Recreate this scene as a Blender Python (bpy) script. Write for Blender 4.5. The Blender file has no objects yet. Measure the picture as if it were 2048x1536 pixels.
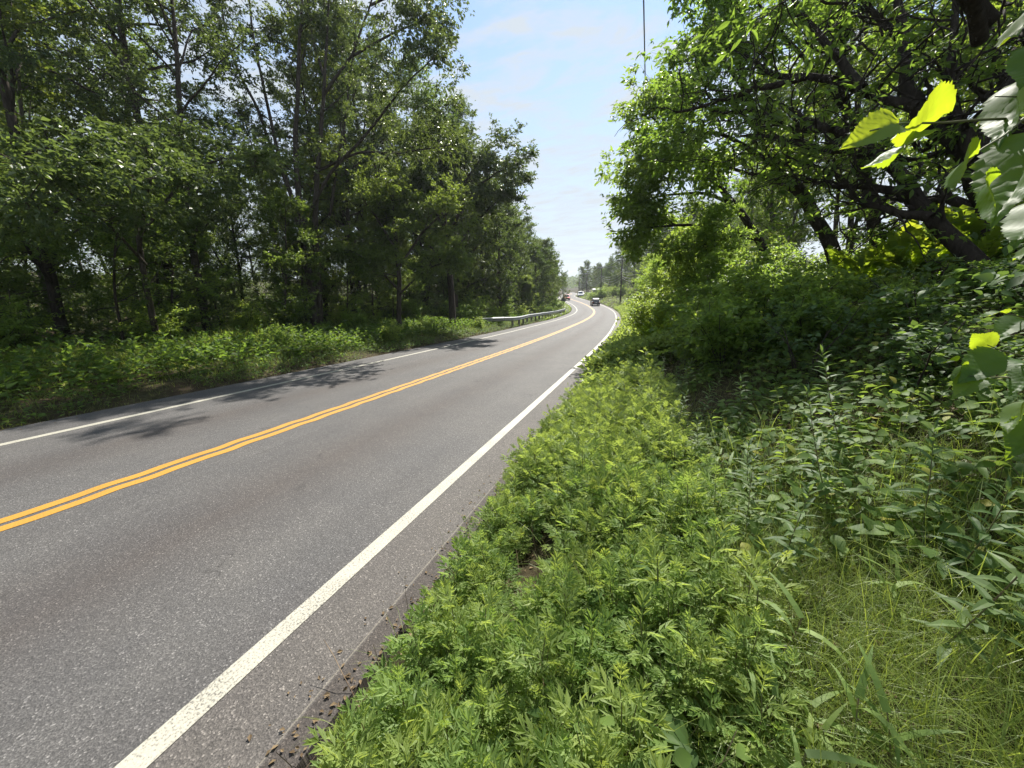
import bpy, math
import numpy as np
from mathutils import Matrix, Vector

sc = bpy.context.scene
COL = sc.collection
R = math.radians

# ------------------------------------------------------------------ camera
F_PX, CX, CY = 755.0, 1024.0, 768.0          # ultra wide lens, in pixels of the 2048 wide photo
CAM_H = 1.9
HORIZON, VPX, ROLL = 572.0, 1300.0, R(1.2)


def _ray(u, v):
    x, y = (u - CX) / F_PX, -(v - CY) / F_PX
    c, s = math.cos(ROLL), math.sin(ROLL)
    return np.array([c * x + s * y, -s * x + c * y, -1.0])


_p = math.atan2(_ray(VPX, HORIZON)[1], 1.0)


def _lev(r):
    cp, sp = math.cos(_p), math.sin(_p)
    return np.array([r[0], r[1] * sp - r[2] * cp, r[1] * cp + r[2] * sp])


_l = _lev(_ray(VPX, HORIZON))
_yaw = math.atan2(_l[0], _l[1])


def _world(r):
    l = _lev(r)
    c, s = math.cos(_yaw), math.sin(_yaw)
    return np.array([l[0] * c - l[1] * s, l[0] * s + l[1] * c, l[2]])


def at(u, v, depth):
    """the point seen at pixel (u, v) at that depth along the view axis"""
    return np.array([0, 0, CAM_H]) + depth * _world(_ray(u, v))


def _camdir(x, y, z):
    c, s = math.cos(ROLL), math.sin(ROLL)
    return _world(np.array([c * x + s * y, -s * x + c * y, z]))


M = np.eye(4)
M[:3, 0], M[:3, 1], M[:3, 2] = _camdir(1, 0, 0), _camdir(0, 1, 0), _camdir(0, 0, 1)
M[:3, 3] = (0, 0, CAM_H)
cam = bpy.data.cameras.new('camera')
camo = bpy.data.objects.new('camera', cam)
COL.objects.link(camo)
camo.matrix_world = Matrix(M.tolist())
cam.sensor_width = 36
cam.lens = 36 * F_PX / 2048
cam.clip_start = 0.05
cam.clip_end = 3000
sc.camera = camo

# ------------------------------------------------------------------ road line and terrain heights
_yy = np.arange(-120, 1400, 1.0)


def _smooth(ys, vs, w):
    d = np.interp(_yy, ys, vs)
    # straight continuation at both ends
    k = np.arange(-3 * w, 3 * w + 1)
    g = np.exp(-0.5 * (k / w) ** 2)
    g /= g.sum()
    pad = np.concatenate([d[0] + (d[1] - d[0]) * np.arange(-3 * w, 0), d, d[-1] + (d[-1] - d[-2]) * np.arange(1, 3 * w + 1)])
    return np.convolve(pad, g, 'valid')


_xc = _smooth([-120, 0, 15, 25, 30, 40, 52, 65, 74, 82, 93, 106, 125, 141, 163, 183, 224, 300, 1400],
              [-5.3, -5.3, -5.35, -5.6, -5.9, -6.4, -7.3, -8.5, -9.7, -11.2, -13.8, -17.7, -23.7, -28, -33.2, -37, -42.3, -60, -400], 3)
_zc = _smooth([-120, 0, 45, 60, 75, 90, 110, 130, 170, 400, 1400],
              [4.68, 0, -1.75, -2.25, -2.45, -2.35, -2.0, -1.8, -1.7, -1.6, -1.6], 4)


def xc(y): return np.interp(y, _yy, _xc)
def zr(y): return np.interp(y, _yy, _zc)
def sl(y): return np.sqrt(1 + ((xc(np.asarray(y) + 1.0) - xc(np.asarray(y) - 1.0)) / 2) ** 2)


EL, ER = -4.22, 4.03          # pavement edges, as offsets from the yellow lines


def lateral(d, y):
    r = np.interp(d - ER, [0, .15, .45, 1.3, 2.2, 3.3, 5.3, 7.3, 12, 25, 60, 300, 900],
                  [-.05, -.02, .09, .38, .68, 1.15, 2.05, 2.7, 3.8, 6, 9, 12, 20])
    r = r * np.interp(y, [12, 55], [1, .55])
    l = np.interp(-(d - EL), [0, .3, 1, 3, 6, 10, 30, 60, 120, 300, 900], [-.05, -.02, .1, .32, .5, .45, .6, 3.5, 10, 14, 20])
    return np.where(d > ER, r, np.where(d < EL, l, -.07))


def gz(x, y):
    x, y = np.asarray(x, float), np.asarray(y, float)
    d = (x - xc(y)) / sl(y)
    n = .03 * np.sin(x * 1.9 + 1) * np.sin(y * 1.6) + .05 * np.sin(x * .63 + y * .41) * np.sin(y * .52 + 2) + .018 * np.sin(x * 5.1 + y * 3.3)
    edge = np.clip(np.maximum(d - ER, EL - d) / 1.2, 0, 1)
    return zr(y) + lateral(d, y) + n * edge


def off(d, y): return xc(y) + d * sl(y)

# ------------------------------------------------------------------ mesh helpers


def unit(a):
    a = np.asarray(a, float)
    return a / np.maximum(np.linalg.norm(a, axis=-1, keepdims=True), 1e-9)


class Bag:
    """collects vertices and faces (with a material slot) and links them as one mesh"""
    def __init__(self):
        self.v, self.f, self.m, self.n = [], [], [], 0

    def add(self, V, F, mat=0):
        V = np.asarray(V, float).reshape(-1, 3)
        F = F if isinstance(F, list) else [F]
        for q in F:
            q = np.asarray(q, int)
            if len(q):
                self.f.append(q + self.n)
                self.m.append(np.full(len(q), mat))
        self.v.append(V)
        self.n += len(V)
        return self

    def arrays(self):
        return np.concatenate(self.v), self.f

    def mesh(self, name, mats, smooth=False, uv=None):
        V = np.concatenate(self.v)
        me = bpy.data.meshes.new(name)
        me.vertices.add(len(V))
        me.vertices.foreach_set('co', V.ravel().astype(np.float32))
        idx = np.concatenate([q.ravel() for q in self.f])
        cnt = np.concatenate([np.full(len(q), q.shape[1]) for q in self.f])
        me.loops.add(len(idx))
        me.loops.foreach_set('vertex_index', idx.astype(np.int32))
        me.polygons.add(len(cnt))
        me.polygons.foreach_set('loop_start', (np.cumsum(cnt) - cnt).astype(np.int32))
        me.polygons.foreach_set('material_index', np.concatenate(self.m).astype(np.int32))
        if uv is not None:
            l = me.uv_layers.new(name='UVMap')
            l.data.foreach_set('uv', np.asarray(uv)[idx].ravel().astype(np.float32))
        me.update(calc_edges=True)
        me.polygons.foreach_set('use_smooth', np.full(len(cnt), smooth))
        for m in (mats if isinstance(mats, (list, tuple)) else [mats]):
            me.materials.append(m)
        return me

    def obj(self, name, mats, parent=None, smooth=False, uv=None):
        return link(name, self.mesh(name, mats, smooth, uv), parent)


def link(name, data, parent=None):
    o = bpy.data.objects.new(name, data)
    COL.objects.link(o)
    if parent is not None:
        o.parent = parent
    return o


def tag(o, label=None, cat=None, group=None, kind=None):
    for k, v in (('label', label), ('category', cat), ('group', group), ('kind', kind)):
        if v:
            o[k] = v
    return o


def root(name, loc, rz=0, scale=1.0):
    o = link(name, None)
    o.location = tuple(float(c) for c in loc)
    o.rotation_euler = (0, 0, rz)
    o.scale = (scale, scale, scale)
    o.empty_display_size = .2
    return o


def tube(path, rad, k=6, cap=False):
    P = np.asarray(path, float)
    r = np.broadcast_to(np.asarray(rad, float), (len(P),))
    t = unit(np.gradient(P, axis=0))
    ref = np.array([0.31, 0.95, 0.05]) if abs(t[:, 2]).mean() > .6 else np.array([0.05, 0.1, 1.0])
    x = unit(np.cross(t, ref))
    y = np.cross(x, t)
    a = np.arange(k) * 2 * math.pi / k
    V = P[:, None] + r[:, None, None] * (np.cos(a)[None, :, None] * x[:, None] + np.sin(a)[None, :, None] * y[:, None])
    n = len(P)
    i, j = np.meshgrid(np.arange(n - 1), np.arange(k), indexing='ij')
    F = np.stack([i * k + j, i * k + (j + 1) % k, (i + 1) * k + (j + 1) % k, (i + 1) * k + j], -1).reshape(-1, 4)
    V = V.reshape(-1, 3)
    if cap:
        V = np.vstack([V, P[:1], P[-1:]])
        c0, c1 = n * k, n * k + 1
        j = np.arange(k)
        tri = np.vstack([np.stack([np.full(k, c0), (j + 1) % k, j], -1), np.stack([np.full(k, c1), (n - 1) * k + j, (n - 1) * k + (j + 1) % k], -1)])
        return V, [F, tri]
    return V, [F]


def box(c, s, taper=(1, 1)):
    """a box centred at c of size s; the top may be narrower"""
    x, y, z = np.asarray(s, float) / 2
    tx, ty = taper
    V = np.array([[-x, -y, -z], [x, -y, -z], [x, y, -z], [-x, y, -z], [-x * tx, -y * ty, z], [x * tx, -y * ty, z], [x * tx, y * ty, z], [-x * tx, y * ty, z]]) + np.asarray(c, float)
    F = np.array([[0, 3, 2, 1], [4, 5, 6, 7], [0, 1, 5, 4], [1, 2, 6, 5], [2, 3, 7, 6], [3, 0, 4, 7]])
    return V, [F]


def prism(prof, x0, x1, tx=1.0):
    """a (y, z) outline drawn out from x0 to x1"""
    p = np.asarray(prof, float)
    n = len(p)
    V = np.vstack([np.c_[np.full(n, x0), p], np.c_[np.full(n, x1), p]])
    j = np.arange(n)
    side = np.stack([j, (j + 1) % n, n + (j + 1) % n, n + j], -1)
    return V, [side, np.array([list(range(n))[::-1]]), np.array([list(range(n, 2 * n))])]

# ------------------------------------------------------------------ materials


def new_mat(name):
    m = bpy.data.materials.new(name)
    m.use_nodes = True
    nt = m.node_tree
    nt.nodes.clear()
    return m, nt


def N(nt, t, **kw):
    n = nt.nodes.new(t)
    for k, v in kw.items():
        if k.startswith('i_'):
            n.inputs[k[2:].replace('_', ' ')].default_value = v
        else:
            setattr(n, k, v)
    return n


def ramp(nt, fac, stops):
    r = nt.nodes.new('ShaderNodeValToRGB')
    el = r.color_ramp.elements
    while len(el) < len(stops):
        el.new(0.5)
    for e, (p, c) in zip(el, stops):
        e.position = p
        e.color = (*c, 1) if len(c) == 3 else c
    nt.links.new(fac, r.inputs[0])
    return r.outputs[0]


def mixc(nt, fac, a, b, mode='MIX'):
    m = nt.nodes.new('ShaderNodeMix')
    m.data_type = 'RGBA'
    m.blend_type = mode
    for s, v in ((m.inputs[0], fac), (m.inputs[6], a), (m.inputs[7], b)):
        if isinstance(v, (int, float)):
            s.default_value = v
        elif isinstance(v, tuple):
            s.default_value = (*v, 1) if len(v) == 3 else v
        else:
            nt.links.new(v, s)
    return m.outputs[2]


def leaf_mat(name, c0, c1, tr, trans=.42, rough=.45, spec=.32, odd=None):
    """a leaf that lets light through: colour differs from leaf to leaf between c0 and c1"""
    m, nt = new_mat(name)
    g = N(nt, 'ShaderNodeNewGeometry')
    oi = N(nt, 'ShaderNodeObjectInfo')
    stops = [(0, c0), (.85, c1)]
    if odd:
        stops += [(.965, c1), (.985, odd)]
    col = ramp(nt, g.outputs['Random Per Island'], stops)
    var = ramp(nt, oi.outputs['Random'], [(0, (.78, .86, .72)), (.5, (1, 1, 1)), (1, (1.2, 1.08, .95))])
    col = mixc(nt, 1.0, col, var, 'MULTIPLY')
    tcol = mixc(nt, 1.0, ramp(nt, g.outputs['Random Per Island'], [(0, tuple(x * .7 for x in tr)), (1, tuple(x * 1.25 for x in tr))]), var, 'MULTIPLY')
    b = N(nt, 'ShaderNodeBsdfPrincipled')
    b.inputs['Roughness'].default_value = rough
    b.inputs['Specular IOR Level'].default_value = spec
    nt.links.new(col, b.inputs['Base Color'])
    t = N(nt, 'ShaderNodeBsdfTranslucent')
    nt.links.new(tcol, t.inputs['Color'])
    mx = N(nt, 'ShaderNodeMixShader')
    mx.inputs[0].default_value = trans
    nt.links.new(b.outputs[0], mx.inputs[1])
    nt.links.new(t.outputs[0], mx.inputs[2])
    o = N(nt, 'ShaderNodeOutputMaterial')
    nt.links.new(mx.outputs[0], o.inputs[0])
    return m


def plain(name, col, rough=.6, metal=0.0, noise=None, spec=.5, bump=0.0, bscale=40, emit=None):
    m, nt = new_mat(name)
    b = N(nt, 'ShaderNodeBsdfPrincipled')
    b.inputs['Roughness'].default_value = rough
    b.inputs['Metallic'].default_value = metal
    b.inputs['Specular IOR Level'].default_value = spec
    b.inputs['Base Color'].default_value = (*col, 1)
    tc = N(nt, 'ShaderNodeTexCoord')
    if noise:
        c2, scale = noise
        n = N(nt, 'ShaderNodeTexNoise')
        n.inputs['Scale'].default_value = scale
        n.inputs['Detail'].default_value = 6
        nt.links.new(tc.outputs['Object'], n.inputs['Vector'])
        nt.links.new(ramp(nt, n.outputs[0], [(.35, col), (.65, c2)]), b.inputs['Base Color'])
    if bump:
        n2 = N(nt, 'ShaderNodeTexNoise')
        n2.inputs['Scale'].default_value = bscale
        n2.inputs['Detail'].default_value = 5
        nt.links.new(tc.outputs['Object'], n2.inputs['Vector'])
        bp = N(nt, 'ShaderNodeBump')
        bp.inputs['Strength'].default_value = bump
        nt.links.new(n2.outputs[0], bp.inputs['Height'])
        nt.links.new(bp.outputs[0], b.inputs['Normal'])
    if emit:
        b.inputs['Emission Color'].default_value = (*emit[0], 1)
        b.inputs['Emission Strength'].default_value = emit[1]
    o = N(nt, 'ShaderNodeOutputMaterial')
    nt.links.new(b.outputs[0], o.inputs[0])
    return m


def bark_mat(name, c0, c1, stretch=.25):
    m, nt = new_mat(name)
    tc = N(nt, 'ShaderNodeTexCoord')
    mp = N(nt, 'ShaderNodeMapping')
    mp.inputs['Scale'].default_value = (1, 1, stretch)
    nt.links.new(tc.outputs['Object'], mp.inputs[0])
    n = N(nt, 'ShaderNodeTexNoise', i_Scale=14, i_Detail=8, i_Roughness=.65)
    nt.links.new(mp.outputs[0], n.inputs['Vector'])
    b = N(nt, 'ShaderNodeBsdfPrincipled', i_Roughness=.9)
    b.inputs['Specular IOR Level'].default_value = .2
    nt.links.new(ramp(nt, n.outputs[0], [(.3, c0), (.7, c1)]), b.inputs['Base Color'])
    bp = N(nt, 'ShaderNodeBump', i_Strength=1.0, i_Distance=.06)
    nt.links.new(n.outputs[0], bp.inputs['Height'])
    nt.links.new(bp.outputs[0], b.inputs['Normal'])
    o = N(nt, 'ShaderNodeOutputMaterial')
    nt.links.new(b.outputs[0], o.inputs[0])
    return m


MT = {}
MT['oak'] = leaf_mat('oak leaf', (0.036, 0.066, 0.026), (0.075, 0.116, 0.042), (0.2, 0.28, 0.055), .36, .40)
MT['maple'] = leaf_mat('maple leaf', (0.044, 0.082, 0.026), (0.088, 0.145, 0.042), (0.3, 0.41, 0.06), .42, .45)
MT['wood'] = leaf_mat('far tree leaf', (0.039, 0.071, 0.023), (0.081, 0.129, 0.037), (0.230, 0.322, 0.052), .34, .5)
MT['shrub'] = leaf_mat('shrub leaf', (.072, .140, .038), (.150, .225, .058), (.46, .62, .09), .52, .45)
MT['apple'] = leaf_mat('crooked tree leaf', (0.046, 0.086, 0.026), (0.105, 0.165, 0.044), (0.33, 0.48, 0.06), .54, .40)
MT['lime'] = leaf_mat('lime leaf', (.085, .150, .018), (.140, .200, .025), (.48, .60, .04), .50, .45)
MT['mug'] = leaf_mat('mugwort leaf', (0.115, 0.185, 0.05), (0.205, 0.285, 0.085), (0.46, 0.6, 0.11), .40, .55, .3)
MT['golden'] = leaf_mat('goldenrod leaf', (0.060, 0.106, 0.046), (0.103, 0.161, 0.063), (0.299, 0.437, 0.081), .36, .55, .25)
MT['cover'] = leaf_mat('ground cover leaf', (0.046, 0.092, 0.026), (0.125, 0.19, 0.05), (0.34, 0.48, 0.07), .38, .55, .16, odd=(.32, .30, .06))
MT['heart'] = leaf_mat('large leaf', (0.04, 0.085, 0.03), (0.06, 0.11, 0.04), (0.54, 0.72, 0.03), .46, .52, .25)
MT['grass'] = leaf_mat('grass blade', (0.094, 0.154, 0.033), (0.176, 0.231, 0.055), (0.396, 0.506, 0.077), .38, .45)
MT['dry'] = leaf_mat('dry grass blade', (.16, .135, .055), (.26, .215, .095), (.30, .25, .08), .30, .6)
MT['litter'] = leaf_mat('dead leaf', (.10, .065, .035), (.22, .155, .085), (.12, .07, .03), .12, .7)
MT['deadstem'] = plain('dead stem', (.24, .17, .10), .8, noise=((.12, .08, .05), 9))
MT['stem'] = plain('green stem', (.10, .13, .04), .6, noise=((.14, .10, .05), 9))
MT['bark'] = bark_mat('grey brown bark', (.030, .024, .018), (.095, .080, .064))
MT['darkbark'] = bark_mat('dark crooked bark', (.018, .014, .011), (.062, .050, .040))
MT['palebark'] = bark_mat('pale bark', (.10, .088, .07), (.27, .25, .21))


def ground_mat():
    m, nt = new_mat('soil')
    tc = N(nt, 'ShaderNodeTexCoord')
    n = N(nt, 'ShaderNodeTexNoise', i_Scale=9, i_Detail=10, i_Roughness=.7)
    n2 = N(nt, 'ShaderNodeTexNoise', i_Scale=.6, i_Detail=4)
    for q in (n, n2):
        nt.links.new(tc.outputs['Object'], q.inputs['Vector'])
    c = ramp(nt, n.outputs[0], [(.30, (.022, .016, .010)), (.52, (.060, .044, .028)), (.72, (.125, .098, .062))])
    g = ramp(nt, n.outputs[0], [(.30, (.018, .022, .008)), (.7, (.058, .070, .024))])
    c = mixc(nt, ramp(nt, n2.outputs[0], [(.42, (0, 0, 0)), (.62, (.8, .8, .8))]), c, g)
    b = N(nt, 'ShaderNodeBsdfPrincipled', i_Roughness=.95)
    b.inputs['Specular IOR Level'].default_value = .1
    nt.links.new(c, b.inputs['Base Color'])
    bp = N(nt, 'ShaderNodeBump', i_Strength=.9, i_Distance=.05)
    nt.links.new(n.outputs[0], bp.inputs['Height'])
    nt.links.new(bp.outputs[0], b.inputs['Normal'])
    o = N(nt, 'ShaderNodeOutputMaterial')
    nt.links.new(b.outputs[0], o.inputs[0])
    return m


def math_node(nt, op, a, b=None, clamp=False):
    m = N(nt, 'ShaderNodeMath', operation=op, use_clamp=clamp)
    for s, v in zip(m.inputs, (a, b)):
        if v is None:
            continue
        if isinstance(v, (int, float)):
            s.default_value = v
        else:
            nt.links.new(v, s)
    return m.outputs[0]


def asphalt_nodes(nt):
    """the worn asphalt: UV.x is the offset from the yellow lines, UV.y the way along the road, in metres"""
    uv = N(nt, 'ShaderNodeUVMap')
    sep = N(nt, 'ShaderNodeSeparateXYZ')
    nt.links.new(uv.outputs[0], sep.inputs[0])
    d = sep.outputs[0]
    fine = N(nt, 'ShaderNodeTexVoronoi', i_Scale=130)
    fine2 = N(nt, 'ShaderNodeTexNoise', i_Scale=105, i_Detail=6, i_Roughness=.8)
    big = N(nt, 'ShaderNodeTexNoise', i_Scale=.9, i_Detail=5, i_Roughness=.6)
    mp = N(nt, 'ShaderNodeMapping')
    mp.inputs['Scale'].default_value = (1, .10, 1)
    nt.links.new(uv.outputs[0], mp.inputs[0])
    streak = N(nt, 'ShaderNodeTexNoise', i_Scale=2.0, i_Detail=6, i_Roughness=.6)
    nt.links.new(mp.outputs[0], streak.inputs['Vector'])
    for q in (fine, fine2, big):
        nt.links.new(uv.outputs[0], q.inputs['Vector'])
    # stones
    st = N(nt, 'ShaderNodeSeparateColor')
    nt.links.new(fine.outputs['Color'], st.inputs[0])
    c = ramp(nt, st.outputs[0], [(0, (.030, .030, .031)), (.45, (.070, .069, .068)), (.80, (.125, .122, .118)), (.95, (.19, .185, .18)), (1, (.42, .41, .39))])
    c = mixc(nt, .55, c, ramp(nt, fine2.outputs[0], [(.34, (.024, .024, .025)), (.5, (.088, .086, .084)), (.66, (.185, .180, .174))]))
    # wear along the wheels, oil between them
    w = None
    for cx0, wd, sg in ((1.68, .36, 1), (-1.62, .36, 1)):
        x = math_node(nt, 'SUBTRACT', d, cx0)
        x = math_node(nt, 'MULTIPLY', x, x)
        x = math_node(nt, 'MULTIPLY', x, -1 / (2 * wd * wd))
        x = math_node(nt, 'EXPONENT', x)
        w = x if w is None else math_node(nt, 'ADD', w, x)
    w = math_node(nt, 'MULTIPLY', w, ramp(nt, streak.outputs[0], [(.3, (.35, .35, .35)), (.7, (1, 1, 1))]))
    c = mixc(nt, w, c, mixc(nt, 1.0, c, (.74, .67, .64), 'MULTIPLY'))
    c = mixc(nt, 1.0, c, ramp(nt, big.outputs[0], [(.25, (.86, .86, .88)), (.75, (1.14, 1.11, 1.08))]), 'MULTIPLY')
    c = mixc(nt, 1.0, c, ramp(nt, streak.outputs[0], [(.25, (.86, .85, .86)), (.75, (1.12, 1.12, 1.12))]), 'MULTIPLY')
    # shoulders are paler and dustier, the outermost strip is raw and dark
    sh = ramp(nt, math_node(nt, 'ABSOLUTE', math_node(nt, 'ADD', math_node(nt, 'MULTIPLY', streak.outputs[0], .10), d)), [(0, (0, 0, 0)), (1, (0, 0, 0))])
    a = math_node(nt, 'SUBTRACT', d, 3.36)
    a = math_node(nt, 'MULTIPLY', a, 40, True)
    c = mixc(nt, a, c, mixc(nt, 1.0, c, (1.05, 1.0, .95), 'MULTIPLY'))
    e = math_node(nt, 'ADD', d, math_node(nt, 'MULTIPLY', math_node(nt, 'SUBTRACT', streak.outputs[0], .5), .05))
    k = math_node(nt, 'MULTIPLY', math_node(nt, 'SUBTRACT', e, 3.875), 60, True)
    c = mixc(nt, k, c, mixc(nt, 1.0, c, (.62, .58, .56), 'MULTIPLY'))
    k2 = math_node(nt, 'SUBTRACT', e, 3.872)
    k2 = math_node(nt, 'ABSOLUTE', k2)
    k2 = math_node(nt, 'SUBTRACT', 1.0, math_node(nt, 'MULTIPLY', k2, 160), True)
    c = mixc(nt, k2, c, (.19, .17, .14))
    # a few cracks
    cr = N(nt, 'ShaderNodeTexVoronoi', feature='DISTANCE_TO_EDGE', i_Scale=.42)
    wn = N(nt, 'ShaderNodeTexNoise', i_Scale=2.2, i_Detail=5)
    nt.links.new(uv.outputs[0], wn.inputs['Vector'])
    va = N(nt, 'ShaderNodeVectorMath', operation='MULTIPLY_ADD')
    nt.links.new(wn.outputs['Color'], va.inputs[0])
    va.inputs[1].default_value = (.9, .9, 0)
    nt.links.new(uv.outputs[0], va.inputs[2])
    nt.links.new(va.outputs[0], cr.inputs['Vector'])
    ck = math_node(nt, 'SUBTRACT', 1.0, math_node(nt, 'MULTIPLY', cr.outputs['Distance'], 260), True)
    ck = math_node(nt, 'MULTIPLY', ck, ramp(nt, big.outputs[0], [(.52, (0, 0, 0)), (.62, (.7, .7, .7))]))
    c = mixc(nt, ck, c, (.02, .019, .018))
    # long seams beside the lines, a few tar spots
    for sx_, st_ in ((.62, .9), (-2.95, .7)):
        q_ = math_node(nt, 'SUBTRACT', math_node(nt, 'ADD', d, math_node(nt, 'MULTIPLY', math_node(nt, 'SUBTRACT', wn.outputs[0], .5), .05)), sx_)
        q_ = math_node(nt, 'SUBTRACT', 1.0, math_node(nt, 'MULTIPLY', math_node(nt, 'ABSOLUTE', q_), 130), True)
        q_ = math_node(nt, 'MULTIPLY', q_, ramp(nt, streak.outputs[0], [(.44, (0, 0, 0)), (.56, (st_, st_, st_))]))
        c = mixc(nt, q_, c, (.025, .024, .023))
    sp_ = N(nt, 'ShaderNodeTexNoise', i_Scale=1.7, i_Detail=3, i_Roughness=.5)
    nt.links.new(uv.outputs[0], sp_.inputs['Vector'])
    c = mixc(nt, ramp(nt, sp_.outputs[0], [(.66, (0, 0, 0)), (.72, (.45, .45, .45))]), c, (.03, .028, .027))
    h = math_node(nt, 'ADD', fine.outputs['Distance'], math_node(nt, 'MULTIPLY', fine2.outputs[0], 1.2))
    return c, h, fine2, uv


def asphalt_mat():
    m, nt = new_mat('asphalt')
    c, h, f2, uv = asphalt_nodes(nt)
    b = N(nt, 'ShaderNodeBsdfPrincipled', i_Roughness=.75)
    b.inputs['Specular IOR Level'].default_value = .3
    nt.links.new(c, b.inputs['Base Color'])
    bp = N(nt, 'ShaderNodeBump', i_Strength=.4, i_Distance=.007)
    nt.links.new(h, bp.inputs['Height'])
    nt.links.new(bp.outputs[0], b.inputs['Normal'])
    o = N(nt, 'ShaderNodeOutputMaterial')
    nt.links.new(b.outputs[0], o.inputs[0])
    return m


def paint_mat(name, col, wear):
    m, nt = new_mat(name)
    uv = N(nt, 'ShaderNodeUVMap')
    n = N(nt, 'ShaderNodeTexNoise', i_Scale=75, i_Detail=6, i_Roughness=.7)
    n2 = N(nt, 'ShaderNodeTexNoise', i_Scale=3, i_Detail=4)
    for q in (n, n2):
        nt.links.new(uv.outputs[0], q.inputs['Vector'])
    t = math_node(nt, 'ADD', n.outputs[0], math_node(nt, 'MULTIPLY', math_node(nt, 'SUBTRACT', n2.outputs[0], .5), .25))
    c = ramp(nt, t, [(wear - .10, (.085, .078, .070)), (wear + .02, tuple(x * .78 for x in col)), (wear + .22, col)])
    b = N(nt, 'ShaderNodeBsdfPrincipled', i_Roughness=.6)
    nt.links.new(c, b.inputs['Base Color'])
    bp = N(nt, 'ShaderNodeBump', i_Strength=.4, i_Distance=.008)
    nt.links.new(n.outputs[0], bp.inputs['Height'])
    nt.links.new(bp.outputs[0], b.inputs['Normal'])
    o = N(nt, 'ShaderNodeOutputMaterial')
    nt.links.new(b.outputs[0], o.inputs[0])
    return m


MT['soil'] = ground_mat()
MT['asphalt'] = asphalt_mat()
MT['white'] = paint_mat('white road paint', (.47, .45, .375), .455)
MT['yellow'] = paint_mat('yellow road paint', (.50, .255, .035), .385)

# ------------------------------------------------------------------ ground and road
ys = np.concatenate([np.arange(-60, -4, 4), np.arange(-4, 14, .3), np.arange(14, 50, 1), np.arange(50, 240, 4), np.arange(240, 1300, 40)])
ds = np.concatenate([-np.geomspace(1000, 30, 24), np.arange(-29, -12, 1), np.arange(-12, EL - .3, .5), [EL - .25, EL - .08, EL + .01, EL + .12], np.arange(-3.5, 3.6, 1.0),
                     [ER - .12, ER - .01, ER + .06], np.arange(ER + .15, ER + 9, .25), np.arange(ER + 9, 30, 1), np.geomspace(30, 1000, 24)])
D, Yg = np.meshgrid(ds, ys, indexing='ij')
Xg = off(D, Yg)
Zg = gz(Xg, Yg)
n1, n2 = D.shape
i, j = np.meshgrid(np.arange(n1 - 1), np.arange(n2 - 1), indexing='ij')
F = np.stack([i * n2 + j, (i + 1) * n2 + j, (i + 1) * n2 + j + 1, i * n2 + j + 1], -1).reshape(-1, 4)
g = Bag().add(np.stack([Xg, Yg, Zg], -1), F).obj('ground', MT['soil'], smooth=True)
tag(g, kind='structure')


def ribbon(name, dl, dr, mat, h, y0=-30, y1=300, step=.25, skirt=False, wob=0.0, seed=0):
    y = np.concatenate([np.arange(y0, 60, step), np.arange(60, y1, 1.0)])
    rng = np.random.default_rng(seed)
    wv = wob * (np.sin(y * 8.3 + seed) + .5 * np.sin(y * 13.7 + 2 * seed)) if wob else 0
    if np.ndim(dl) == 0:
        cols = np.linspace(dl, dr, 9 if skirt else 2)
    V, U = [], []
    for c in cols:
        V.append(np.stack([off(c + wv, y), y, zr(y) + h], -1))
        U.append(np.stack([np.full(len(y), c) + wv, y], -1))
    if skirt:
        for c, first in ((cols[0], True), (cols[-1], False)):
            jag = .012 * rng.standard_normal(len(y))
            a = np.stack([off(c + (-1 if first else 1) * (.03 + abs(jag)), y), y, zr(y) + h - .12], -1)
            u = np.stack([np.full(len(y), c), y], -1)
            if first:
                V.insert(0, a); U.insert(0, u)
            else:
                V.append(a); U.append(u)
    V, U = np.stack(V), np.stack(U)
    a, b = V.shape[:2]
    i, j = np.meshgrid(np.arange(a - 1), np.arange(b - 1), indexing='ij')
    F = np.stack([i * b + j, (i + 1) * b + j, (i + 1) * b + j + 1, i * b + j + 1], -1).reshape(-1, 4)
    o = Bag().add(V, F).obj(name, mat, uv=U.reshape(-1, 2))
    return tag(o, kind='structure')


ribbon('road', EL, ER, MT['asphalt'], 0, skirt=True)
ribbon('edge_line', 3.31, 3.44, MT['white'], .004)
ribbon('edge_line', -3.25, -3.11, MT['white'], .004)
ribbon('centre_line', .036, .165, MT['yellow'], .004, wob=.012, step=.06, seed=1)
ribbon('centre_line', -.165, -.036, MT['yellow'], .004, wob=.012, step=.06, seed=1)

# ------------------------------------------------------------------ leaf shapes (unit length along y)


def leaf_shape(st, fold=.22, droop=.25, teeth=0.0):
    """stations (y, half width): a leaf with a midrib, folded a little and drooping to the tip"""
    V, F, T = [], [], []
    for k, (y, w) in enumerate(st):
        z = -droop * y * y
        if teeth and 0 < k < len(st) - 1:
            w = w * (1 + (teeth if k % 2 else -teeth))
        V += [(-w, y, z + fold * w), (0, y, z), (w, y, z + fold * w)]
    for k in range(len(st) - 1):
        a, b = 3 * k, 3 * k + 3
        F += [(a, a + 1, b + 1, b), (a + 1, a + 2, b + 2, b + 1)]
    return np.array(V), [np.array(F)]


def quad_leaf(w=.3, fold=.1, droop=.12):
    return np.array([(0, 0, 0), (w, .45, fold), (0, 1, -droop), (-w, .45, fold)]), [np.array([(0, 1, 2), (0, 2, 3)])]


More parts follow.
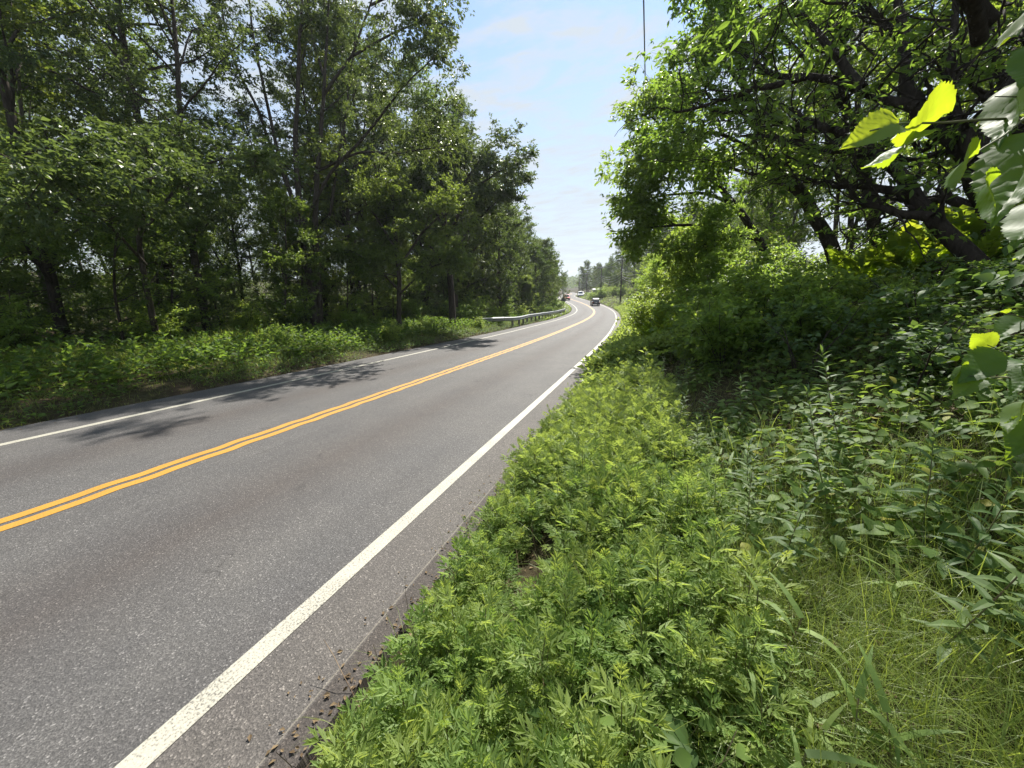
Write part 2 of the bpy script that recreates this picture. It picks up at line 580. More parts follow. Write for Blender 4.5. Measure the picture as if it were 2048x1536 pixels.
def lobed_leaf():
    """deeply cut leaf: a narrow blade with side lobes that are toothed again; all joined along the midrib"""
    V = [(0, 0, 0), (0, .3, .02), (0, .52, .02), (0, .72, 0), (0, 1.05, -.16), (-.075, .78, .03), (.075, .78, .03)]
    F = [(3, 6, 4), (3, 4, 5)]
    R_ = [(0, 1), (1, 2), (2, 3)]
    for a, b in R_:
        for s in (-1, 1):
            k = len(V)
            V += [(s * .022, (V[a][1] + V[b][1]) / 2, .01)]
            F += [(a, k, b)]
    for base, ln, an in ((1, .38, 52), (2, .48, 42), (3, .42, 30)):
        y0 = V[base][1]
        for s in (-1, 1):
            d = np.array([s * math.sin(R(an)), math.cos(R(an))])
            p = np.array([-d[1], d[0]]) * s
            k = len(V)
            for along, side, z in ((.5, .13, .05), (1.0, 0, -.02), (.45, -.13, .05), (.78, .24, .03), (.72, -.24, .02), (.40, .03, .03), (.58, .05, .03), (.38, -.03, .03), (.55, -.06, .03)):
                q = d * along * ln + p * side * ln * 1.2
                V.append((q[0], y0 + q[1], z * .8))
            F += [(base, k, k + 1), (base, k + 1, k + 2), (k + 5, k + 3, k + 6), (k + 7, k + 8, k + 4)]
    return np.array(V), [np.array(F)]


def blade(w=.022, bend=.35, n=4, tip=0.15):
    V, F = [], []
    for k in range(n + 1):
        t = k / n
        y = math.sin(bend * t * 1.6) / (bend * 1.6) if bend > .02 else t
        z = -(1 - math.cos(bend * t * 1.6)) / (bend * 1.6) if bend > .02 else 0
        ww = w * (1 - tip) * (1 - t ** 2.2) + w * .04
        V += [(-ww, y, z), (ww, y, z)]
    for k in range(n):
        a = 2 * k
        F.append((a, a + 1, a + 3, a + 2))
    return np.array(V), [np.array(F)]


def pinnate(n=8, w=.09, ll=.34):
    V = [(-.006, 0, 0), (.006, 0, 0), (.003, 1, -.2), (-.003, 1, -.2)]
    F = [(0, 1, 2), (0, 2, 3)]
    for k in range(n):
        t = .15 + .85 * k / (n - 1)
        l = ll * (1 - .55 * abs(t - .4) / .6)
        for s in (-1, 1):
            if k == n - 1 and s == 1:
                continue
            d = np.array([s * .86, .5, -.12]) if k < n - 1 else np.array([0, 1, -.2])
            p = np.array([-d[1], d[0], 0])
            b = np.array([0, t, -.2 * t * t])
            q = len(V)
            V += [tuple(b), tuple(b + d * l * .45 + p * w * .5 + [0, 0, .02]), tuple(b + d * l), tuple(b + d * l * .45 - p * w * .5)]
            F += [(q, q + 1, q + 2), (q, q + 2, q + 3)]
    return np.array(V), [np.array(F)]


L_QUAD = quad_leaf(.30)
L_OAK = quad_leaf(.27, .12, .25)
L_OVAL = leaf_shape([(0, .01), (.1, .13), (.25, .24), (.45, .29), (.65, .25), (.85, .12), (1, .005)], .2, .3)
L_ELL = leaf_shape([(0, .01), (.3, .16), (.6, .17), (1, .005)], .3, .25)
L_LANCE = leaf_shape([(0, .02), (.25, .10), (.6, .085), (1, .004)], .3, .35)
L_HEART = leaf_shape([(0, .02), (.04, .2), (.12, .32), (.24, .385), (.38, .38), (.55, .30), (.74, .17), (.9, .06), (1, .004)], .14, .25)
L_MUG = lobed_leaf()
L_PIN = pinnate()
GRASS = [blade(.016, b) for b in (.15, .5, .9, 1.25)]
WIDE = [blade(.05, b, 5) for b in (.4, .8, 1.2)]


def put(T, pos, dirv, nrm, size, wid=None):
    """copies of a leaf shape at pos, each along dirv with its upper face to nrm"""
    tv, tf = T
    pos = np.asarray(pos, float).reshape(-1, 3)
    n = len(pos)
    y = unit(np.broadcast_to(dirv, (n, 3)))
    z = np.broadcast_to(nrm, (n, 3))
    z = unit(z - (z * y).sum(1, keepdims=True) * y)
    x = np.cross(y, z)
    s = np.broadcast_to(np.asarray(size, float), (n,))[:, None, None]
    wx = s if wid is None else s * np.broadcast_to(np.asarray(wid, float), (n,))[:, None, None]
    V = pos[:, None] + wx * tv[None, :, 0, None] * x[:, None] + s * (tv[None, :, 1, None] * y[:, None] + tv[None, :, 2, None] * z[:, None])
    k = len(tv)
    F = [(q[None] + (np.arange(n) * k)[:, None, None]).reshape(-1, q.shape[1]) for q in tf]
    return V.reshape(-1, 3), F


def rand_dirs(rng, n, up=0.0):
    d = rng.standard_normal((n, 3))
    d[:, 2] += up
    return unit(d)


def sprays(bag, T, rng, base, dirs, ln, per, size, flat=.5, droop=.2, spread=.75, clump=None, mat=0):
    """leafy twigs: from every base point a twig along dirs of length ln carrying `per` leaves"""
    n = len(base)
    if n == 0:
        return
    t = rng.uniform(.1, 1, (n, per))
    bend = -droop * .5 * (t ** 2)[..., None] * np.array([0, 0, 1.0]) * ln[:, None, None]
    p = base[:, None] + dirs[:, None] * (t * ln[:, None])[..., None] + bend
    p = p.reshape(-1, 3)
    m = len(p)
    p = p + rng.standard_normal((m, 3)) * .25 * size
    side = rng.standard_normal((m, 3))
    side[:, 2] *= .5
    dv = unit(np.repeat(dirs, per, 0) * .8 + spread * side + [0, 0, -droop])
    nr = unit(np.array([0, 0, 1.0]) * (1 - flat) + rng.standard_normal((m, 3)) * flat)
    s = size * rng.uniform(.6, 1.25, m)
    V, F = put(T, p, dv, nr, s)
    bag.add(V, F, mat)


def wander(rng, p0, d0, L, n, wob, up=0.0):
    P = [np.asarray(p0, float)]
    d = unit(np.asarray(d0, float))
    for k in range(n):
        d = unit(d + wob * rng.standard_normal(3) + [0, 0, up])
        P.append(P[-1] + d * L / n)
    return np.array(P)


def along(P, t):
    t = np.clip(t, 0, 1) * (len(P) - 1)
    i = int(min(t, len(P) - 2))
    return P[i] + (P[i + 1] - P[i]) * (t - i), unit(P[i + 1] - P[i])


def limb_leaves(rng, leafbag, woodbag, limb, r, o):
    """secondary branches and leafy twigs on one limb"""
    Ls = np.linalg.norm(np.diff(limb, axis=0), axis=1).sum()
    for k in range(o['n2']):
        t = rng.uniform(o.get('t0', .25), 1.0)
        p, d = along(limb, t)
        hz = rng.standard_normal(3)
        hz[2] = hz[2] * .45 + o.get('lift2', .15)
        d2 = unit(d * .55 + unit(hz) * .85)
        L2 = max(.35, Ls * rng.uniform(*o.get('l2', (.22, .5))) * (1.15 - .5 * t)) if 'abs2' not in o else rng.uniform(*o['abs2'])
        P2 = wander(rng, p, d2, L2, o.get('seg2', 4), o.get('wob2', .22), o.get('up2', .02))
        r2 = max(r * .32 * (1.1 - .6 * t), o.get('minr', .008))
        woodbag.add(*tube(P2, np.linspace(r2, r2 * .3, len(P2)), 4))
        n3 = o['n3']
        q = np.array([along(P2, x) for x in rng.uniform(.2, 1, n3)] + [(P2[-1], unit(P2[-1] - P2[-2]))])
        base, dd = q[:, 0], q[:, 1]
        sd = rng.standard_normal(dd.shape)
        sd[:, 2] *= .5
        dirs = unit(dd * .6 + sd * .7 + [0, 0, o.get('lift3', .05)])
        sprays(leafbag, o['leaf'], rng, base, dirs, rng.uniform(.45, 1.1, len(base)) * o['twig'], o['per'], o['size'], o.get('flat', .5), o.get('droop', .25))


def gen_tree(seed, H, r0, base, spread, o, n1=18, ang=(25, 55), shape='round', wob=.03, lean=(0, 0), trunk_tubes=8):
    """one tree: wood (tapered trunk, limbs, branches) and leaves"""
    rng = np.random.default_rng(seed)
    wood, leaf = Bag(), Bag()
    T = wander(rng, (0, 0, -.25), (lean[0], lean[1], 1), H + .25, 14, wob, .03)
    tt = np.linspace(0, 1, len(T))
    rad = r0 * (1 - tt) ** .8 + .012
    rad[0] *= 1.45
    wood.add(*tube(T, rad, trunk_tubes))
    for k in range(n1):
        f = base + (1 - base) * ((k + rng.uniform(0, .9)) / n1) * .97
        u = (f - base) / (1 - base)
        prof = {'round': math.sin(math.pi * min(1, .18 + .80 * u)) ** .7, 'vase': .45 + .55 * math.sin(math.pi * min(1, .1 + .75 * u)),
                'cone': 1.02 - u * .93, 'column': .6 + .4 * math.sin(math.pi * u)}[shape]
        L = spread * prof * rng.uniform(.72, 1.18)
        az = k * 2.4 + rng.uniform(-.5, .5)
        el = R(rng.uniform(*ang)) + u * .35
        p, _ = along(T, f)
        d = np.array([math.cos(az) * math.cos(el), math.sin(az) * math.cos(el), math.sin(el)])
        P = wander(rng, p, d, L, 6, .13, o.get('up1', -.02))
        r1 = max(.014, r0 * .42 * (1 - f) ** .6 + .01)
        wood.add(*tube(P, np.linspace(r1, r1 * .25, len(P)), 5))
        limb_leaves(rng, leaf, wood, P, r1, o)
    limb_leaves(rng, leaf, wood, T[-4:], r0 * .2, dict(o, n2=o['n2'] + 2))
    return wood, leaf


def tree_meshes(name, wood, leaf, bark, lm, smooth=False):
    return wood.mesh(name + ' trunk', bark, True), leaf.mesh(name + ' crown', lm, smooth)


def plant_tree(kind, meshes, x, y, rz, s, label, cat='tree', group=None, z=None, parts=('trunk', 'crown')):
    t = root(kind, (x, y, float(gz(x, y)) if z is None else z), rz, s)
    for pn, me in zip(parts, meshes):
        link(pn, me, t)
    tag(t, label, cat, group)
    return t


rngG = np.random.default_rng(7)
# the tree kinds of the woods
O_OAK = dict(n2=8, n3=7, per=15, twig=.75, size=.135, leaf=L_OAK, flat=.55, droop=.35, minr=.012)
O_MAP = dict(n2=8, n3=7, per=16, twig=.65, size=.125, leaf=L_QUAD, flat=.38, droop=.18, minr=.01)
WOOD = []
for sd, H, r0, base, sp, o, lm, bark, shp in (
        (11, 19, .17, .20, 4.4, O_OAK, 'oak', 'bark', 'round'), (12, 17, .14, .12, 3.8, O_MAP, 'maple', 'bark', 'column'),
        (13, 21, .19, .26, 4.6, O_OAK, 'oak', 'darkbark', 'vase'), (14, 15, .11, .10, 3.4, O_MAP, 'maple', 'palebark', 'round'),
        (15, 18, .15, .18, 4.1, O_MAP, 'oak', 'darkbark', 'vase')):
    WOOD.append(tree_meshes('wood tree', *gen_tree(sd, H, r0, base, sp, o, 26, shape=shp), MT[bark], MT[lm]))
O_FAR = dict(n2=7, n3=6, per=14, twig=.8, size=.19, leaf=L_QUAD, flat=.5, droop=.2, minr=.02)
FAR = []
for sd, H, base, sp, shp in ((21, 11, .05, 4.0, 'round'), (22, 12.5, .06, 3.6, 'column'), (23, 10, .04, 4.2, 'round')):
    FAR.append(tree_meshes('road tree', *gen_tree(sd, H, .16, base, sp, O_FAR, 28, shape=shp), MT['bark'], MT['wood']))
O_SAP = dict(n2=6, n3=6, per=14, twig=.5, size=.115, leaf=L_QUAD, flat=.22, droop=.12, l2=(.3, .6), minr=.006)
SAP = []
for sd, H, base, sp, lm in ((31, 6.5, .12, 2.0, 'maple'), (32, 5.2, .1, 1.9, 'shrub'), (33, 8, .15, 2.2, 'maple')):
    SAP.append(tree_meshes('sapling', *gen_tree(sd, H, .045, base, sp, O_SAP, 18, (5, 35), 'round', .05), MT['bark'], MT[lm]))


def gen_shrub(seed, H, W, o, stems=12):
    rng = np.random.default_rng(seed)
    wood, leaf = Bag(), Bag()
    for k in range(stems):
        az = rng.uniform(0, 6.28)
        tilt = rng.uniform(.1, 1.0) * W / H
        b = np.array([math.cos(az), math.sin(az), 0]) * rng.uniform(0, .25) * W
        P = wander(rng, b - [0, 0, .1], (math.cos(az) * tilt, math.sin(az) * tilt, 1), H * rng.uniform(.65, 1.1), 6, .12, -.04)
        wood.add(*tube(P, np.linspace(.018, .006, len(P)), 5))
        limb_leaves(rng, leaf, wood, P, .02, o)
    return wood, leaf


O_SHR = dict(n2=7, n3=5, per=12, twig=.34, size=.10, leaf=L_OVAL, flat=.3, droop=.2, t0=.12, abs2=(.3, .8), minr=.004)
SHR = []
for sd, H, W, lm, sz in ((41, 1.9, 1.1, 'shrub', .085), (42, 2.3, 1.2, 'shrub', .11), (43, 1.5, 1.1, 'shrub', .075), (44, 2.0, 1.2, 'shrub', .095), (45, 2.0, 1.25, 'shrub', .135)):
    SHR.append(tree_meshes('shrub', *gen_shrub(sd, H, W, dict(O_SHR, size=sz, per=8 if sz > .12 else 12), 14), MT['bark'], MT[lm], True))

def patch(x, y, sc_, seed):
    """smooth 0..1 pattern over the ground"""
    r = np.random.default_rng(seed)
    v = 0
    for k in range(5):
        a, p = r.uniform(0, 6.28), r.uniform(0, 6.28)
        f = sc_ * r.uniform(.6, 1.9)
        v = v + np.sin((x * math.cos(a) + y * math.sin(a)) * f + p)
    return .5 + v / 6


ORD = ('first second third fourth fifth sixth seventh eighth ninth tenth eleventh twelfth thirteenth fourteenth fifteenth sixteenth seventeenth eighteenth nineteenth twentieth '
       'twenty-first twenty-second twenty-third twenty-fourth twenty-fifth twenty-sixth twenty-seventh twenty-eighth twenty-ninth thirtieth').split()

# ------------------------------------------------------------------ the wood across the road
ROWS = [(-12.2, 3.6, 9, 'front'), (-15.5, 3.9, 10, 'second'), (-19.5, 4.4, 9, 'third'), (-25, 5.2, 9, 'fourth'), (-32, 6.2, 8, 'fifth'), (-41, 7.0, 8, 'sixth'), (-51, 8, 8, 'seventh'), (-62, 9, 8, 'last')]
LOOK = ['slender', 'bushy', 'tall', 'pale', 'forking']
HERO_A_Y = 15.0
for rd, stp, cnt, rname in ROWS:
    y0 = 40 + rngG.uniform(-1, 1)
    for k in range(cnt):
        y = y0 - k * stp + rngG.uniform(-.8, .8)
        d = rd + rngG.uniform(-1.1, 1.1)
        if rname in ('front', 'second') and abs(y - HERO_A_Y) < 2.6 + (1 if rname == 'front' else 0):
            continue
        if y < -6 - rd * .05:
            continue
        v = int(rngG.integers(0, 5))
        if rname == 'front' and y > 17:
            d -= 1.6
        if rname == 'front' and y < 11:
            v = (0, 3, 2, 4)[k % 4]
        s_ = rngG.uniform(.85, 1.15)
        az_ = math.degrees(math.atan2(float(off(d, y)), y))
        if -58 < az_ < -41 and rname != 'front':      # lower trees here: the sky shows behind the tall one
            s_ *= .66
        plant_tree('wood_tree', WOOD[v], off(d, y), y, rngG.uniform(0, 6.28), s_,
                   f'{LOOK[v]} tree in the {rname} row of the wood over the road, {ORD[k]} from the guardrail', group='trees of the wood across the road')

ru = np.random.default_rng(55)
n = 190000
y = -10 + 64 * ru.uniform(size=n)
dd = -11.5 - 62 * ru.uniform(size=n) ** 1.2
x = off(dd, y)
top = (.4 + 4.2 * np.clip(patch(x, y, .55, 61) * 1.5 - .25, 0, 1)) * np.interp(-dd, [11.5, 14, 30, 50, 70], [.45, .8, 1.15, 1.5, 2.2])
z = gz(x, y) + top * ru.uniform(.02, 1, n) ** .7
und = Bag()
und.add(*put(L_QUAD, np.stack([x, y, z], -1), rand_dirs(ru, n) * [1, 1, .4], np.array([0, 0, 1.0]) + ru.normal(0, .35, (n, 3)), ru.uniform(.10, .24, n)))
tag(und.obj('undergrowth', MT['oak']), kind='stuff')
fu = Bag()
n = 60000
y = 26 + 200 * ru.uniform(size=n) ** 1.2
dd = np.where(ru.uniform(size=n) < .55, -7.4 - 30 * ru.uniform(size=n) ** 1.6, 13.0 + 24 * ru.uniform(size=n) ** 1.6)
x = off(dd, y)
top = (.5 + 3.4 * np.clip(patch(x, y, .35, 62) * 1.5 - .25, 0, 1)) * np.interp(np.abs(dd), [7, 10, 16], [.35, .8, 1.1])
z = gz(x, y) + top * ru.uniform(.02, 1, n) ** .7
fu.add(*put(L_QUAD, np.stack([x, y, z], -1), rand_dirs(ru, n) * [1, 1, .4], np.array([0, 0, 1.0]) + ru.normal(0, .4, (n, 3)), ru.uniform(.22, .5, n)))
tag(fu.obj('far_undergrowth', MT['wood']), kind='stuff')
bu = Bag()
n = 60000
y = 1.5 + 48 * ru.uniform(size=n) ** 1.2
x = np.where(y < 12, 5.4, 4.2) + 20 * ru.uniform(size=n) ** 1.4
top = (.25 + 1.5 * np.clip(patch(x, y, .7, 63) * 1.5 - .25, 0, 1)) * np.interp(x, [4, 8, 14], [.35, .8, 1.5])
z = gz(x, y) + top * ru.uniform(.02, 1, n) ** .7
bu.add(*put(L_OVAL, np.stack([x, y, z], -1), rand_dirs(ru, n) * [1, 1, .4], np.array([0, 0, 1.0]) + ru.normal(0, .35, (n, 3)), ru.uniform(.07, .16, n)))
tag(bu.obj('bank_undergrowth', MT['shrub']), kind='stuff')

# saplings and leafy underwood along the edge of that wood
k = 0
for y in np.arange(35, 1.0, -2.1):
    y = y + rngG.uniform(-.6, .6)
    v = int(rngG.integers(0, 3))
    plant_tree('sapling', SAP[v], off(-11.6 + rngG.uniform(-1.4, .8), y), y, rngG.uniform(0, 6.28), rngG.uniform(.65, 1.0),
               f'leafy sapling under the wood edge across the road, {ORD[k]} back from the guardrail', 'sapling', 'saplings along the wood edge')
    k += 1
for k, (d, y) in enumerate([(-16, 27), (-17.5, 21), (-17, 12), (-18, 8), (-21, 5), (-22, 14), (-24, 10), (-20, 24), (-28, 9), (-30, 16), (-14, 10), (-14.5, 18), (-15, 5), (-14.5, 23), (-14, 29), (-26, 20), (-25, 3), (-20, 18), (-33, 8), (-19, 1.5)]):
    plant_tree('sapling', SAP[k % 3], off(d, y), y, rngG.uniform(0, 6.28), rngG.uniform(.8, 1.25),
               f'sapling deep inside the shady wood across the road, {ORD[k]} going in', 'sapling', 'saplings inside the wood')
for k, y in enumerate(np.arange(33, 2, -3.1)):
    y = y + rngG.uniform(-.8, .8)
    plant_tree('shrub', SHR[int(rngG.integers(0, 4))], off(-10.9 + rngG.uniform(-.6, .5), y), y, rngG.uniform(0, 6.28), rngG.uniform(.6, .95),
               f'low green shrub where the grass meets the wood, {ORD[k]} back from the guardrail', 'shrub', 'shrubs at the wood edge', parts=('stem', 'foliage'))


def custom_tree(kind, limbs, bark, lm, o, label, cat='tree', sub=(5, (1.5, 3.2)), seed=1, group=None, k=8, extra=(), bare=0, bmax=1.0):
    """a tree whose main limbs follow given 3-D lines; branches and leaves grow on them"""
    rng = np.random.default_rng(seed)
    wood, leaf = Bag(), Bag()
    base = limbs[0][0][0].copy()
    base[2] = float(gz(base[0], base[1]))
    for P, ra, rb, leafy in limbs:
        P = np.asarray(P) - base
        # finer, slightly crooked line
        t = np.linspace(0, len(P) - 1, (len(P) - 1) * 4 + 1)
        Q = np.stack([np.interp(t, np.arange(len(P)), P[:, c]) for c in range(3)], -1)
        Q[1:-1] += rng.standard_normal(Q[1:-1].shape) * ra * .16
        Q[1:-1] = (Q[:-2] + 2 * Q[1:-1] + Q[2:]) / 4
        wood.add(*tube(Q, np.linspace(ra, rb, len(Q)), k))
        for q in range(bare):                 # twisting bare branches
            t = rng.uniform(.15, bmax)
            p, d = along(Q, t)
            hz = rng.standard_normal(3)
            hz[2] = hz[2] * .5 + .2
            W = wander(rng, p, unit(d * .7 + unit(hz) * .8), rng.uniform(.7, 2.3), 12, .30, .01)
            r1 = max(.014, (ra + (rb - ra) * t) * .40)
            wood.add(*tube(W, np.linspace(r1, r1 * .2, len(W)), 5))
            for q2 in range(2):
                p2, d3 = along(W, rng.uniform(.3, .9))
                W2 = wander(rng, p2, unit(d3 * .6 + .7 * rand_dirs(rng, 1)[0]), rng.uniform(.35, 1.0), 8, .32, .01)
                wood.add(*tube(W2, np.linspace(r1 * .5, .004, len(W2)), 4))
        for q in range(int(round(sub[0] * leafy))):
            t = rng.uniform(o.get('s0', .3), 1.0)
            p, d = along(Q, t)
            hz = rng.standard_normal(3)
            hz[2] = hz[2] * .6 + .15
            d2 = unit(d * .6 + unit(hz))
            L = rng.uniform(*sub[1]) * (1.1 - .4 * t)
            W = wander(rng, p, d2, L, 7, o.get('crook', .16), .01)
            r1 = max(.012, (ra + (rb - ra) * t) * .38)
            wood.add(*tube(W, np.linspace(r1, r1 * .25, len(W)), 5))
            limb_leaves(rng, leaf, wood, W, r1, o)
        limb_leaves(rng, leaf, wood, Q[-5:], rb, o)
    for P, n in extra:                        # leafy boughs filling parts of the crown
        P = np.asarray(P) - base
        wood.add(*tube(P, np.linspace(.05, .015, len(P)), 5))
        for q in range(n):
            limb_leaves(rng, leaf, wood, P, .05, o)
    t = root(kind, base)
    wood.obj('trunk', MT[bark], t, True)
    leaf.obj('crown', MT[lm], t)
    return tag(t, label, cat, group)


def line(dep, pts, ddep=0.0):
    """photo points of a limb at a depth that changes by ddep over its length"""
    n = len(pts)
    return np.array([at(u, v, dep + ddep * i / max(1, n - 1)) for i, (u, v) in enumerate(pts)])


# the tall many-stemmed tree across the road
dA = 20.0
A = [
    (line(dA, [(633, 668), (622, 575), (607, 480), (600, 400), (592, 320), (591, 235), (598, 120), (604, 10), (606, -160)]), .23, .05, 1.0),
    (line(dA + .3, [(640, 660), (636, 560), (630, 450), (634, 350), (641, 270), (648, 190), (650, 130), (656, 40), (664, -150)]), .19, .04, 1.0),
    (line(dA + .3, [(648, 190), (675, 150), (704, 112), (722, 60), (742, 10), (770, -120)], -1.0), .09, .03, 1.3),
    (line(dA + .5, [(647, 150), (630, 100), (618, 40), (610, -60)], 1.0), .08, .03, .8),
    (line(dA + 1.5, [(660, 430), (672, 350), (684, 285), (694, 215), (698, 150), (708, 110), (712, 20), (716, -120)], 1), .09, .03, .9),
    (line(dA - .2, [(622, 420), (660, 345), (706, 298), (745, 255), (775, 214), (800, 180), (840, 140), (872, 110)], -3.8), .085, .02, 1.7),
    (line(dA, [(640, 340), (720, 302), (790, 308), (840, 300), (900, 290)], -4.2), .07, .02, 1.7),
    (line(dA - .3, [(604, 470), (585, 400), (566, 340), (548, 270), (530, 190), (512, 110), (500, 20), (490, -120)], -1), .13, .03, 1.1),
    (line(dA, [(575, 370), (540, 290), (515, 215), (480, 150), (455, 90), (440, 0)], -1.5), .10, .03, 1.2),
    (line(dA, [(704, 112), (760, 80), (820, 50), (872, 40)], -3.6), .07, .025, 1.5),
    (line(dA, [(742, 10), (800, -20), (860, -50)], -3.5), .07, .02, 1.5),
]
O_A = dict(n2=5, n3=5, per=13, twig=.75, size=.15, leaf=L_OAK, flat=.6, droop=.55, l2=(.3, .6), minr=.012, s0=.35, crook=.13)
custom_tree('tall_tree', A, 'bark', 'oak', O_A, 'tallest tree across the road, several bare grey stems rising from one base', sub=(5.5, (1.4, 3.0)), seed=5)

# the trees whose boughs reach over the road before the guardrail
B1 = [
    (line(25.5, [(905, 652), (900, 560), (893, 470), (885, 380), (880, 320), (878, 270)]), .24, .05, 1.2),
    (line(25.5, [(895, 480), (930, 400), (965, 365), (1000, 342), (1026, 330)], -1.2), .12, .03, 2.0),
    (line(25.5, [(890, 430), (930, 365), (955, 325), (975, 308)], -.6), .10, .03, 1.7),
    (line(25.5, [(898, 520), (940, 455), (985, 410), (1020, 385)], -1.4), .10, .03, 2.0),
    (line(25.5, [(893, 470), (860, 400), (820, 350)], -1), .10, .03, 1.5),
    (line(25.5, [(898, 540), (850, 480), (800, 450)], -1.5), .09, .03, 1.6),
    (line(25.5, [(888, 400), (900, 350), (914, 305), (924, 285)], 1.5), .09, .03, 1.6),
]
O_B = dict(n2=5, n3=6, per=14, twig=.7, size=.16, leaf=L_OAK, flat=.55, droop=.4, l2=(.3, .6), minr=.012, s0=.25, crook=.13)
custom_tree('oak_tree', B1, 'darkbark', 'oak', O_B, 'dark oak whose bough hangs out over the road before the guardrail', sub=(7, (1.2, 2.8)), seed=6)
B2 = [
    (line(22.5, [(800, 668), (798, 560), (790, 470), (785, 400), (790, 340)]), .16, .04, 1.2),
    (line(22.5, [(795, 540), (840, 470), (880, 430), (905, 410)], -1.5), .08, .025, 1.5),
    (line(22.5, [(793, 500), (750, 430), (720, 390)], -1.2), .08, .025, 1.5),
    (line(22.5, [(797, 590), (850, 540), (900, 520)], -2), .07, .02, 1.4),
    (line(22.5, [(797, 580), (750, 530), (700, 500)], -2), .07, .02, 1.4),
]
custom_tree('leafy_tree', B2, 'bark', 'maple', dict(O_B, leaf=L_QUAD, flat=.4, size=.14), 'lighter green young tree between the tallest tree and the dark oak', sub=(7, (1.0, 2.2)), seed=8)

W_ = lambda *p: np.array([(x, y, float(gz(x, y)) * 0 + float(zr(y)) + z) for x, y, z in p])
F1 = [(W_((-16.0, 8.2, 0), (-15.7, 8.1, 2.5), (-15.2, 8.0, 4.5), (-14.9, 7.9, 6.0)), .11, .03, 1.0),
      (W_((-15.4, 8.0, 3.6), (-13, 7.2, 4.8), (-11.4, 6.6, 5.0), (-10.0, 6.2, 4.7)), .05, .015, 1.6),
      (W_((-15.3, 8.0, 4.0), (-13, 8.3, 5.6), (-11.6, 8.5, 6.0), (-10.0, 8.7, 5.7)), .05, .015, 1.6),
      (W_((-15.2, 8.0, 3.2), (-13.2, 6.2, 4.2), (-11.8, 5.0, 4.4), (-10.4, 4.2, 4.2)), .045, .015, 1.5)]
custom_tree('leafy_tree', F1, 'bark', 'oak', dict(O_B, leaf=L_QUAD, flat=.4, size=.13), 'tree at the wood edge whose low boughs reach over the grass to the far shoulder', sub=(5, (1.0, 2.0)), seed=18)

# trees behind the guardrail and along the bend
k = 0
for d, y, s, v in [(-8.2, 37, .95, 1), (-11, 34, 1.1, 0), (-9, 45, .95, 0), (-12, 43, 1.1, 1), (-7.8, 52, .85, 2), (-11, 53, 1.05, 1), (-8, 60, .9, 0), (-12, 63, 1.05, 1), (-8.2, 69, .88, 2), (-7.6, 77, .72, 0),
                   (-11, 76, .95, 1), (-9, 86, .8, 2), (-15, 40, 1.2, 0), (-16, 52, 1.2, 1), (-17, 64, 1.2, 0), (-16, 76, 1.1, 2), (-22, 46, 1.3, 1), (-23, 60, 1.3, 0), (-24, 75, 1.3, 1), (-12, 97, .9, 1), (-18, 92, 1.1, 0)]:
    plant_tree('roadside_tree', FAR[v], off(d, y), y, rngG.uniform(0, 6.28), s,
               f'round green tree behind the guardrail on the inside of the bend, {ORD[k]} of them', group='trees behind the guardrail')
    k += 1
PALE = tree_meshes('pale tree', *gen_tree(51, 4.6, .05, .03, 1.7, dict(O_FAR, size=.13, per=16, twig=.5), 20, shape='cone'), MT['bark'], MT['maple'])
plant_tree('young_tree', PALE, off(-7.0, 44.5), 44.5, .3, 1.0, 'pale green cone shaped young tree just behind the guardrail', 'tree')
for k, (d, y, s) in enumerate([(-7.8, 29.5, .8), (-8.8, 31.5, 1.0), (-7.4, 33.5, .9), (-7.6, 37, 1.0), (-6.7, 41, .8), (-6.4, 47, .75), (-6.5, 51, .8), (-6.3, 55, .7), (-6.2, 60, .7), (-6.3, 66, .75), (-6.6, 72, .8), (-7.5, 26.5, .7), (-9.5, 28, .9)]):
    plant_tree('shrub', SHR[k % 4], off(d, y), y, rngG.uniform(0, 6.28), s, f'green shrub crowding the back of the guardrail, {ORD[k]} along it', 'shrub', 'shrubs behind the guardrail', parts=('stem', 'foliage'))

# ------------------------------------------------------------------ far end of the road and the other bank
k = 0
for d, y, s, v in [(17, 62, 1.0, 0), (16, 74, 1.15, 1), (19, 84, 1.3, 0), (16.5, 95, 1.25, 1), (17, 106, 1.3, 2), (16, 117, 1.25, 0), (15, 128, 1.1, 1), (24, 70, 1.3, 1), (25, 88, 1.4, 0), (24, 104, 1.4, 2), (24, 122, 1.4, 1),
                   (14, 140, .9, 2), (13.5, 152, .7, 0), (12.5, 50, .85, 2), (20, 52, 1.2, 0), (23, 138, 1.1, 0)]:
    plant_tree('bank_tree', FAR[v], off(d, y), y, rngG.uniform(0, 6.28), s,
               f'dark green tree on the bank behind the utility poles, {ORD[k]} of the line', group='trees behind the utility poles')
    k += 1
k = 0
for y in (186, 194, 203, 214, 226, 240):
    for x in np.arange(-66, 24, 7.5):
        if k >= 44 or abs(x - xc(y)) < 7:
            continue
        plant_tree('distant_tree', FAR[k % 3], x + rngG.uniform(-3, 3), y + rngG.uniform(-3, 3), rngG.uniform(0, 6.28), rngG.uniform(.8, 1.15),
                   'far hazy tree closing the view at the end of the road', group='trees at the end of the road')
        k += 1
